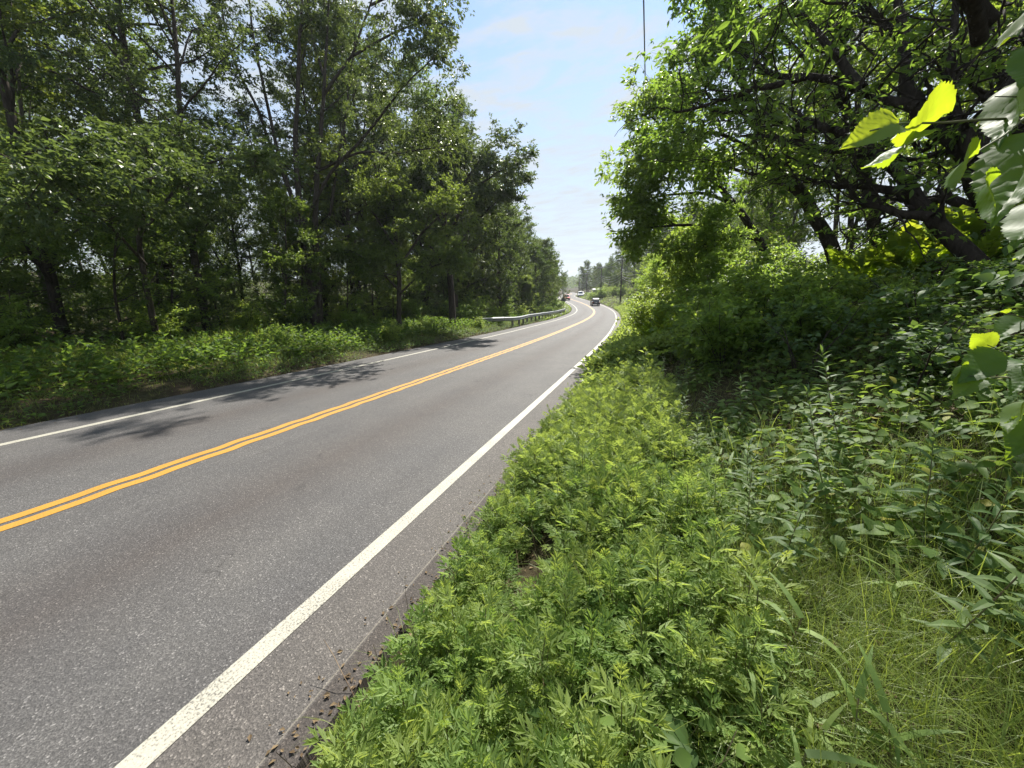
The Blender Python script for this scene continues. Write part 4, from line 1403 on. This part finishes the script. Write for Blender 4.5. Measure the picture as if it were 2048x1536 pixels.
# young broad leaved plants beside the camera
O_BR = dict(n2=5, n3=4, per=5, twig=.2, size=.095, leaf=L_HEART, flat=.25, droop=.35, t0=.25, abs2=(.25, .6), minr=.003)
BRO = [tree_meshes('broad leaved sapling', *gen_shrub(300 + k, h, w, O_BR, 5), MT['bark'], MT['golden'], True) for k, (h, w) in enumerate(((1.15, .6), (1.4, .7)))]
for k, (x, y, s) in enumerate([(2.35, 3.0, .72), (2.55, 2.45, .72), (2.0, 3.9, .62), (2.9, 3.5, .7), (2.5, 4.6, .62), (1.8, 5.2, .62), (3.2, 4.9, .6), (3.0, 2.9, .75), (2.0, 6.2, .7), (3.0, 6.0, .55), (1.2, 6.7, .7)]):
    plant_tree('broad_leaved_sapling', BRO[k % 2], x, y, k * 1.7, s, f'young sapling with wide leaves on the shady slope, {ORD[k]} from the camera', 'sapling', 'broad leaved saplings on the slope', parts=('stem', 'foliage'))
FERN = Bag()
rf = np.random.default_rng(400)
m = 26
az = rf.uniform(0, 6.28, m)
el = np.radians(rf.uniform(25, 75, m))
FERN.add(*put(pinnate(12, .16, .30), np.zeros((m, 3)), np.stack([np.cos(az) * np.cos(el), np.sin(az) * np.cos(el), np.sin(el)], -1), np.stack([-np.cos(az) * np.sin(el), -np.sin(az) * np.sin(el), np.cos(el)], -1), rf.uniform(.5, .95, m)))
fme = FERN.mesh('fern fronds', MT['lime'])
for k, (x, y, s) in enumerate([(.35, 12.0, 1.0), (.75, 12.3, 1.1), (.15, 12.9, .9), (4.6, 7.9, .9), (4.2, 8.6, 1.0), (5.0, 8.8, 1.0), (4.6, 9.5, 1.1), (3.7, 8.9, .9), (5.5, 9.8, 1.1), (3.9, 9.8, 1.0), (5.1, 7.4, .8), (5.6, 8.2, .9), (6.2, 9.0, 1.0)]):
    o = link('fern_plant', fme)
    o.location = (x, y, float(gz(x, y)) + .15)
    o.rotation_euler = (0, 0, k * 1.9)
    o.scale = (s, s, s)
    tag(o, f'sunlit yellow green feathery plant on the slope under the crooked tree, {ORD[k]} of the clump', 'fern', 'feathery plants on the slope')

# the branch hanging in beside the camera, its big serrated leaves one by one


def serrated():
    V, F = [], []
    n, c = 40, 11
    for k in range(n + 1):
        y = k / n
        w = np.interp(y, [0, .06, .18, .33, .5, .7, .86, 1], [.03, .25, .36, .385, .33, .19, .075, .003])
        ph = (k * .5) % 1
        w = w * (1 + (.05 if k % 2 else -.05)) + (.012 * (k % 6 < 2) if 0 < k < n else 0)
        for q in np.linspace(-1, 1, c):
            x = q * w
            vein = .011 * math.cos(2 * math.pi * (y * 8 - abs(x) * 6.5)) * min(1, abs(q) * 4) * min(1, (1 - y) * 5)
            V.append((x, y, -.30 * y * y + .045 * math.sin(y * 8 + q) + .24 * abs(x) + vein - .012 * (abs(q) < .05)))
    for k in range(n):
        for q in range(c - 1):
            a = c * k + q
            F.append((a, a + 1, a + c + 1, a + c))
    return np.array(V), [np.array(F)]


L_SER = serrated()
BR = root('overhanging_branch', at(2140, 330, .62))
tag(BR, 'thin branch reaching in beside the camera with big bright serrated leaves', 'branch')
b0 = np.array(BR.location)
tw = Bag()
for pts_, r0 in (([(2140, 330, .62), (2048, 236, .60), (1950, 240, .58), (1880, 246, .57), (1800, 246, .56), (1740, 262, .56)], .0022),
                 ([(2048, 236, .60), (2010, 270, .56), (1960, 300, .53), (1930, 330, .53)], .0018), ([(2150, 260, .64), (2060, 194, .60), (1990, 193, .58)], .0014)):
    P = np.array([at(*q) for q in pts_]) - b0
    tt = np.linspace(0, len(P) - 1, 24)
    P = np.stack([np.interp(tt, np.arange(len(P)), P[:, c]) for c in range(3)], -1)
    P[1:-1] = (P[:-2] + 2 * P[1:-1] + P[2:]) / 4
    tw.add(*tube(P, np.linspace(r0, r0 * .5, len(P)), 6))
tw.obj('twig', MT['stem'], BR, True)


def big_leaf(rootobj, o0, base, tip, nrm, wid=1.0, mat='heart'):
    A, B = at(*base), at(*tip)
    L = np.linalg.norm(B - A)
    V, F = put(L_SER, np.zeros((1, 3)), (B - A)[None], np.asarray(nrm, float)[None], L, wid)
    Bag().add(V + (A - o0), F).obj('leaf', MT[mat], rootobj, True)


# base (u, v, depth), tip, upper face direction, relative width
for q in [((1898, 225, .57), (1752, 262, .57), (-.2, .75, .75), .95), ((1796, 248, .56), (1700, 268, .55), (.4, -.6, .7), .95), ((1832, 262, .56), (1752, 362, .55), (.75, .5, .5), .75), ((2070, 150, .60), (1944, 264, .58), (.1, .5, .8), .7),
          ((2085, 5, .62), (1985, 62, .60), (.1, .7, .7), .9), ((2095, 262, .55), (1952, 398, .52), (-.05, .25, 1), .72), ((1950, 310, .53), (1872, 368, .52), (-.5, .6, .6), 1.0), ((1996, 352, .53), (1934, 446, .52), (-.7, .6, .35), .8),
          ((2110, 395, .54), (1990, 462, .52), (0, .5, .8), .7), ((2090, 478, .56), (2004, 506, .55), (.1, .8, .55), .8), ((2100, 80, .55), (2030, 150, .54), (.1, .2, 1), .9)]:
    big_leaf(BR, b0, *q)
B2_ = root('leafy_shoot', at(2160, 760, .85))
tag(B2_, 'low leafy shoot with broad toothed leaves reaching in over the slope beside the camera', 'shoot')
b2 = np.array(B2_.location)
tw = Bag()
for pts_ in ([(2160, 760, .85), (2060, 716, .82), (2000, 700, .80), (1975, 690, .8)], [(2060, 765, .82), (2015, 755, .8), (1940, 752, .78)], [(2160, 760, .85), (2080, 800, .8), (2040, 830, .78)], [(2160, 640, .9), (2080, 640, .86), (2000, 625, .84)]):
    P = np.array([at(*q) for q in pts_]) - b2
    tw.add(*tube(P, np.linspace(.002, .001, len(P)), 5))
tw.obj('twig', MT['stem'], B2_, True)
for q in [((1985, 695, .8), (1936, 660, .8), (-.4, .7, .6), .95), ((2012, 712, .78), (1924, 745, .77), (0, -.3, 1), .95), ((1966, 752, .78), (1908, 782, .77), (0, -.2, 1), .95), ((1912, 722, .8), (1870, 718, .8), (0, .5, .8), .9),
          ((1934, 730, .8), (1890, 752, .8), (0, .6, .7), .9), ((2065, 800, .78), (1984, 846, .77), (-.2, .7, .7), .95), ((2075, 842, .76), (2015, 908, .75), (-.3, -.5, .8), .8), ((2080, 735, .78), (2010, 775, .78), (.1, .2, 1), .95),
          ((2050, 640, .85), (1990, 660, .84), (0, -.2, 1), .9), ((2010, 626, .84), (1960, 622, .84), (0, .2, 1), .9), ((2080, 690, .8), (2020, 680, .8), (.1, .5, .9), .9)]:
    big_leaf(B2_, b2, *q, mat='heart')

# ------------------------------------------------------------------ guardrail
MT['steel'] = plain('galvanised steel', (.30, .31, .31), .5, .7, noise=((.30, .31, .31), 3))
MT['post'] = plain('grey post', (.26, .24, .21), .85, noise=((.16, .15, .13), 8))
gp = [(-13.3, 26.8, .22), (-12.3, 26.95, .38), (-11.3, 27.3, .52), (-10.6, 27.9, .66), (-10.35, 29.5, .68)]
gp += [(float(off(np.interp(y, [31, 36], [-4.45, -4.75]), y)), float(y), .68) for y in np.arange(31.5, 64, 1.9)]
gp = np.array(gp)
gl = np.stack([gp[:, 0], gp[:, 1], gz(gp[:, 0], gp[:, 1]) + gp[:, 2]], -1)
GR = root('guardrail', gl[4] - [0, 0, .7])
tag(GR, 'galvanised steel guardrail on posts along the inside of the bend', 'guardrail')
o0 = np.array(GR.location)


def beam(path):
    prof = [(0, .155), (.04, .13), (.085, .09), (.085, .06), (.03, .02), (.03, -.02), (.085, -.06), (.085, -.09), (.04, -.13), (0, -.155)]
    t = unit(np.gradient(path, axis=0) * [1, 1, 0])
    nx = np.stack([t[:, 1], -t[:, 0], 0 * t[:, 0]], -1)
    V = np.stack([path + nx * a + np.array([0, 0, b]) for a, b in prof], 1)
    n, m = V.shape[:2]
    i, j = np.meshgrid(np.arange(n - 1), np.arange(m - 1), indexing='ij')
    F = np.stack([i * m + j, (i + 1) * m + j, (i + 1) * m + j + 1, i * m + j + 1], -1).reshape(-1, 4)
    back = V - np.repeat(nx[:, None], m, 1) * .004
    return np.vstack([V.reshape(-1, 3), back.reshape(-1, 3)]), [np.vstack([F, F[:, ::-1] + n * m])]


Bag().add(*beam(gl[3:] - o0)).obj('rail', MT['steel'], GR)
Bag().add(*beam(gl[:4] - o0)).obj('turned_down_end', MT['steel'], GR)
for p in gl[4::1]:
    q = p - o0
    Bag().add(*box(q + np.array([-.11, 0, -.42]), (.15, .16, 1.05))).obj('post', MT['post'], GR)

# ------------------------------------------------------------------ utility poles and wires
MT['pole'] = bark_mat('weathered pole', (.055, .045, .038), (.14, .12, .10), .1)
MT['wire'] = plain('cable sheath', (.22, .22, .23), .4, .0)
MT['ceramic'] = plain('insulator', (.22, .23, .24), .3)
poles = []
for k, (x, y, top) in enumerate([(.15, 73, 9.4), (-6.4, 95, 8.4), (-13.7, 118, 8.0), (-22.9, 150, 7.3), (-30.5, 178, 6.8)]):
    zb = float(gz(x, y))
    P = root('utility_pole', (x, y, zb))
    H = top - zb
    Bag().add(*tube([(0, 0, -.3), (0, 0, H * .5), (0, 0, H)], [.17, .14, .11], 10, True)).obj('pole', MT['pole'], P, True)
    Bag().add(*box((0, 0.14, H - .6), (2.3, .1, .12))).obj('crossarm', MT['pole'], P)
    for dx in (-1.0, -.35, .35, 1.0):
        Bag().add(*tube([(dx, .14, H - .54), (dx, .14, H - .46), (dx, .14, H - .38)], [.05, .06, .03], 8, True)).obj('insulator', MT['ceramic'], P)
    tag(P, f'tall wooden utility pole standing above roadside bushes, {ORD[k]} going away along the road', 'utility pole', 'utility poles along the road')
    poles.append((x, y, zb, H))


def wire(label, dx, hof, sag, first=None, r=.02):
    pts_ = []
    st = ([first] if first is not None else []) + [(x + dx, y, zb + H + hof if hof > -3 else zb + H * (1 + hof / 10)) for x, y, zb, H in poles]
    for a, b in zip(st[:-1], st[1:]):
        a, b = np.array(a), np.array(b)
        for t in np.linspace(0, 1, 17)[:-1]:
            s_ = sag * (2.2 if a[1] < 0 else 1)
            pts_.append(a + (b - a) * t - [0, 0, s_ * 4 * t * (1 - t)])
    pts_.append(np.array(st[-1]))
    tag(Bag().add(*tube(np.array(pts_), r, 5)).obj('overhead_wire', MT['wire'], None, True), label, 'wire', 'wires between the utility poles')


wire('topmost overhead wire running above the verge towards the far poles', -.75, -.38, .6, (-.75, -28, 12.6), .022)
wire('thin overhead wire on the far end of the crossarms', 1.0, -.38, .7)
wire('overhead wire on the road side end of the crossarms', -1.0, -.38, .7)
for k, (hf, nm) in enumerate([(-3.1, 'highest'), (-3.6, 'second highest'), (-4.1, 'second lowest'), (-4.6, 'lowest and most sagging')]):
    wire(f'{nm} cable of the bundle low on the utility poles', .1 * k - .15, hf, .8 + .15 * k, None, .03)

# ------------------------------------------------------------------ signs, shed
MT['signback'] = plain('bare sign metal', (.10, .10, .10), .6, .3)
MT['brown'] = plain('brown sign back', (.085, .06, .045), .7)
sx, sy = -14.4, 27.2
S = root('road_sign', (sx, sy, float(gz(sx, sy))), .15)
Bag().add(*box((0, 0, 1.0), (.06, .05, 2.2))).obj('post', MT['brown'], S)
Bag().add(*box((0, .045, 1.72), (.42, .025, .95))).obj('panel', MT['brown'], S)
tag(S, 'narrow brown sign seen from behind on a thin post at the wood edge', 'sign')
sy = 76.0
sx = float(off(-5.9, sy))
S = root('warning_sign', (sx, sy, float(gz(sx, sy))), .1)
Bag().add(*tube([(0, 0, -.2), (0, 0, 1.6), (0, 0, 2.2)], [.04, .04, .04], 8, True)).obj('post', MT['signback'], S)
q = .62
Bag().add(np.array([(0, -.06, 1.75 - q), (q, -.06, 1.75), (0, -.06, 1.75 + q), (-q, -.06, 1.75), (0, -.04, 1.75 - q), (q, -.04, 1.75), (0, -.04, 1.75 + q), (-q, -.04, 1.75)]),
          [np.array([(0, 1, 2, 3), (7, 6, 5, 4), (0, 4, 5, 1), (1, 5, 6, 2), (2, 6, 7, 3), (3, 7, 4, 0)])]).obj('panel', MT['signback'], S)
tag(S, 'dark back of a diamond shaped sign on a post beyond the guardrail', 'sign')
sy = 124.0
sx = float(off(7.4, sy))
MT['roof'] = plain('white metal roof', (.75, .76, .76), .5)
MT['siding'] = plain('brown boards', (.10, .085, .07), .8)
S = root('shed', (sx, sy, float(gz(sx, sy))), .2)
Bag().add(*box((0, 0, 1.0), (2.1, 3, 2.3))).obj('wall', MT['siding'], S)
Bag().add(*prism([(-1.7, 2.18), (1.7, 2.05), (1.7, 2.30), (0, 2.62), (-1.7, 2.42)], -1.35, 1.35)).obj('roof', MT['roof'], S)
Bag().add(*box((-.2, -1.505, .85), (.8, .03, 1.7))).obj('door', MT['signback'], S)
tag(S, 'small shed with a bright white roof half hidden by roadside bushes', 'shed')

# ------------------------------------------------------------------ vehicles
MT['rubber'] = plain('tyre rubber', (.02, .02, .02), .85)
MT['rim'] = plain('alloy rim', (.35, .35, .36), .35, .9)
MT['glass'] = plain('car glass', (.025, .03, .035), .08, 0, spec=.8)
MT['redlamp'] = plain('tail lamp', (.30, .015, .012), .25)
MT['clear'] = plain('head lamp', (.7, .7, .68), .15)
MT['plate'] = plain('number plate', (.65, .66, .68), .5)
MT['trim'] = plain('black trim', (.025, .025, .025), .6)


def vehicle(kind, y, d, rz, paint, lower, cabin, W, label, wheels=(-1.35, 1.4), wr=.36, z=None, cat='car'):
    x = float(off(d, y))
    tang = math.atan2(float(xc(y + 2) - xc(y - 2)), 4)
    V = root(kind, (x, y, float(zr(y)) if z is None else z), -tang + rz)
    body = Bag().add(*prism(lower, -W / 2, W / 2))
    cv_, cf = prism(cabin, -W / 2 * .94, W / 2 * .94)
    zlo, zhi = min(p[1] for p in cabin), max(p[1] for p in cabin)
    cv_[:, 0] *= 1 - .2 * (cv_[:, 2] - zlo) / (zhi - zlo)
    body.add(cv_, cf)
    bo = body.obj('body', paint, V)
    bv = bo.modifiers.new('bevel', 'BEVEL')
    bv.width, bv.segments = .05, 2
    c = cabin
    def win(y0, z0, y1, z1, nm):          # glass across the car between two points of the cabin outline
        n_ = unit(np.array([-(z1 - z0), (y1 - y0)])) * .012
        if n_[1] < 0:
            n_ = -n_
        w0 = W / 2 * .94 * (1 - .2 * (z0 - zlo) / (zhi - zlo)) - .10
        w1 = W / 2 * .94 * (1 - .2 * (z1 - zlo) / (zhi - zlo)) - .10
        q_ = np.array([(-w0, y0, z0), (w0, y0, z0), (w1, y1, z1), (-w1, y1, z1)])
        o_ = np.array([0, n_[0], n_[1]])
        Bag().add(np.vstack([q_ + o_, q_ - o_]), [np.array([(0, 1, 2, 3), (7, 6, 5, 4), (0, 4, 5, 1), (1, 5, 6, 2), (2, 6, 7, 3), (3, 7, 4, 0)])]).obj(nm, MT['glass'], V)
    lerp = lambda a, b, t: (a[0] + (b[0] - a[0]) * t, a[1] + (b[1] - a[1]) * t)
    a, b = lerp(c[0], c[1], .12), lerp(c[0], c[1], .92)
    win(a[0], a[1], b[0], b[1], 'rear_window')
    a, b = lerp(c[-1], c[-2], .08), lerp(c[-1], c[-2], .92)
    win(a[0], a[1], b[0], b[1], 'windscreen')
    for s in (-1, 1):
        zl, zh = zlo + .10, zhi - .12
        xl = W / 2 * .94 * (1 - .2 * (zl - zlo) / (zhi - zlo))
        xh = W / 2 * .94 * (1 - .2 * (zh - zlo) / (zhi - zlo))
        yb0, yb1, yf1, yf0 = c[0][0] + .25, c[1][0] + .2, c[-2][0] - .15, c[-1][0] - .35
        q_ = np.array([(xl, yb0, zl), (xl, yf0, zl), (xh, yf1, zh), (xh, yb1, zh)]) * [s, 1, 1]
        Bag().add(np.vstack([q_ + [s * .012, 0, 0], q_ - [s * .012, 0, 0]]), [np.array([(0, 1, 2, 3), (7, 6, 5, 4), (0, 4, 5, 1), (1, 5, 6, 2), (2, 6, 7, 3), (3, 7, 4, 0)])]).obj('side_window', MT['glass'], V)
        Bag().add(*box((s * (W / 2 + .09), c[-1][0] - .45, zlo + .08), (.18, .10, .14))).obj('mirror', MT['trim'], V)
        yr, yf = min(p[0] for p in lower), max(p[0] for p in lower)
        zt = max(p[1] for p in lower) - .22
        Bag().add(*box((s * (W / 2 - .16), yr + .03, zt), (.26, .10, .24))).obj('tail_light', MT['redlamp'], V)
        Bag().add(*box((s * (W / 2 - .24), yf - .10, zt - .14), (.36, .22, .16))).obj('headlight', MT['clear'], V)
        for wy in wheels:
            w_ = link('wheel', None, V)
            w_.location = (s * (W / 2 - .10), wy, wr)
            Bag().add(*tube([(-.11, 0, 0), (-.08, 0, 0), (.08, 0, 0), (.11, 0, 0)], [wr - .05, wr, wr, wr - .05], 20, True)).obj('tyre', MT['rubber'], w_)
            Bag().add(*tube([(s * .09, 0, 0), (s * .118, 0, 0)], [wr * .62, wr * .58], 14, True)).obj('rim', MT['rim'], w_)
    for yy, nm in ((yr, 'rear_bumper'), (yf, 'front_bumper')):
        Bag().add(*box((0, yy, .48), (W * .97, .16, .24))).obj(nm, MT['trim'], V)
    Bag().add(*box((0, yr - .045, .80), (.34, .02, .17))).obj('number_plate', MT['plate'], V)
    return tag(V, label, cat)


P_ = lambda n_, c_: plain(n_, c_, .3, .25, spec=.6)
suv_l = [(-2.25, .34), (-2.30, .60), (-2.28, .98), (1.0, 1.02), (2.05, .92), (2.28, .72), (2.25, .34)]
suv_c = [(-2.22, .96), (-1.92, 1.58), (-1.5, 1.70), (.1, 1.70), (1.1, 1.0)]
vehicle('grey_car', 92, 1.62, 0, P_('grey paint', (.09, .095, .10)), suv_l, suv_c, 1.78, 'dark grey car seen from behind, driving away through the bend')
MT['vanpaint'] = P_('white paint', (.72, .73, .74))
van_l = [(-2.7, .38), (-2.72, 1.15), (1.2, 1.2), (2.5, 1.08), (2.72, .80), (2.7, .38)]
van_c = [(-2.68, 1.1), (-2.6, 2.0), (-2.4, 2.1), (.5, 2.1), (1.6, 1.15)]
vehicle('white_van', 150, 4.9, math.pi, MT['vanpaint'], van_l, van_c, 2.05, 'white van facing this way at the far roadside', (-1.7, 1.75), .38, float(gz(float(off(4.9, 150)), 150)) + .02, 'van')
vehicle('white_car', 158, 5.9, math.pi, MT['vanpaint'], suv_l, suv_c, 1.85, 'white car standing just behind the far white van', z=float(gz(float(off(5.9, 158)), 158)) + .02)
vehicle('red_car', 120, -2.2, math.pi, P_('red paint', (.35, .03, .02)), suv_l, suv_c, 1.85, 'red car half hidden by the trees where the road bends out of sight')

# ------------------------------------------------------------------ air
m, nt = new_mat('air')
pv = N(nt, 'ShaderNodeVolumePrincipled')
pv.inputs['Color'].default_value = (.86, .92, 1, 1)
pv.inputs['Density'].default_value = .00032
pv.inputs['Anisotropy'].default_value = .35
o_ = N(nt, 'ShaderNodeOutputMaterial')
nt.links.new(pv.outputs[0], o_.inputs['Volume'])
hz_ = Bag().add(*box((-20, 420, 22), (2400, 1800, 68))).obj('haze', m)
tag(hz_, kind='stuff')

# ------------------------------------------------------------------ sky, sun, render
SUN_EL, SUN_AZ = R(48), R(-3)             # azimuth from +Y towards +X
w = bpy.data.worlds.new('World')
sc.world = w
w.use_nodes = True
nt = w.node_tree
nt.nodes.clear()
sky = N(nt, 'ShaderNodeTexSky', sky_type='NISHITA')
sky.sun_disc = False
sky.sun_elevation = SUN_EL
sky.sun_rotation = SUN_AZ % (2 * math.pi)
sky.air_density = 1.0
sky.dust_density = .15
sky.ozone_density = 1.2
tc = N(nt, 'ShaderNodeTexCoord')
sp = N(nt, 'ShaderNodeSeparateXYZ')
nt.links.new(tc.outputs['Generated'], sp.inputs[0])
den = math_node(nt, 'ADD', math_node(nt, 'MAXIMUM', sp.outputs[2], 0.0), .14)
cb = N(nt, 'ShaderNodeCombineXYZ')
nt.links.new(math_node(nt, 'DIVIDE', sp.outputs[0], den), cb.inputs[0])
nt.links.new(math_node(nt, 'DIVIDE', sp.outputs[1], den), cb.inputs[1])
mp = N(nt, 'ShaderNodeMapping')          # a flat cloud layer high above, streaked
mp.inputs['Rotation'].default_value = (0, 0, R(35))
mp.inputs['Scale'].default_value = (1.5, 3.2, 1)
nt.links.new(cb.outputs[0], mp.inputs[0])
n1_ = N(nt, 'ShaderNodeTexNoise', i_Scale=2.2, i_Detail=10, i_Roughness=.6, i_Distortion=.35)
nt.links.new(mp.outputs[0], n1_.inputs['Vector'])
n2_ = N(nt, 'ShaderNodeTexNoise', i_Scale=.45, i_Detail=3)
nt.links.new(mp.outputs[0], n2_.inputs['Vector'])
low = ramp(nt, sp.outputs[2], [(.02, (.93, .93, .93)), (.16, (.85, .85, .85)), (.30, (.62, .62, .62)), (.48, (.28, .28, .28))])
cl = math_node(nt, 'ADD', n1_.outputs[0], math_node(nt, 'MULTIPLY', math_node(nt, 'SUBTRACT', n2_.outputs[0], .5), .5))
cl = ramp(nt, cl, [(.40, (0, 0, 0)), (.60, (.95, .95, .95))])
fac = math_node(nt, 'SUBTRACT', 1.0, math_node(nt, 'MULTIPLY', math_node(nt, 'SUBTRACT', 1.0, low), math_node(nt, 'SUBTRACT', 1.0, cl)))
col = mixc(nt, fac, mixc(nt, 1.0, sky.outputs[0], (.66, .76, .83), 'MULTIPLY'), (2.75, 3.02, 3.28))
bg = N(nt, 'ShaderNodeBackground', i_Strength=.1)
nt.links.new(col, bg.inputs[0])
wo = N(nt, 'ShaderNodeOutputWorld')
nt.links.new(bg.outputs[0], wo.inputs[0])

sun = bpy.data.lights.new('sun', 'SUN')
sun.energy = 3.9
sun.angle = R(.5)
sun.color = (1, .95, .86)
so = link('sun', sun)
dirv = Vector((math.sin(SUN_AZ) * math.cos(SUN_EL), math.cos(SUN_AZ) * math.cos(SUN_EL), math.sin(SUN_EL)))
so.rotation_euler = dirv.to_track_quat('Z', 'Y').to_euler()

sc.view_settings.view_transform = 'Standard'
sc.view_settings.look = 'None'
sc.view_settings.exposure = 1.34
sc.view_settings.gamma = 1
sc.render.engine = 'CYCLES'
cy = sc.cycles
cy.use_denoising = True
cy.max_bounces = 9
cy.diffuse_bounces = 5
cy.glossy_bounces = 2
cy.transmission_bounces = 6
cy.sample_clamp_indirect = 6
cy.volume_bounces = 0
cy.caustics_reflective = cy.caustics_refractive = False
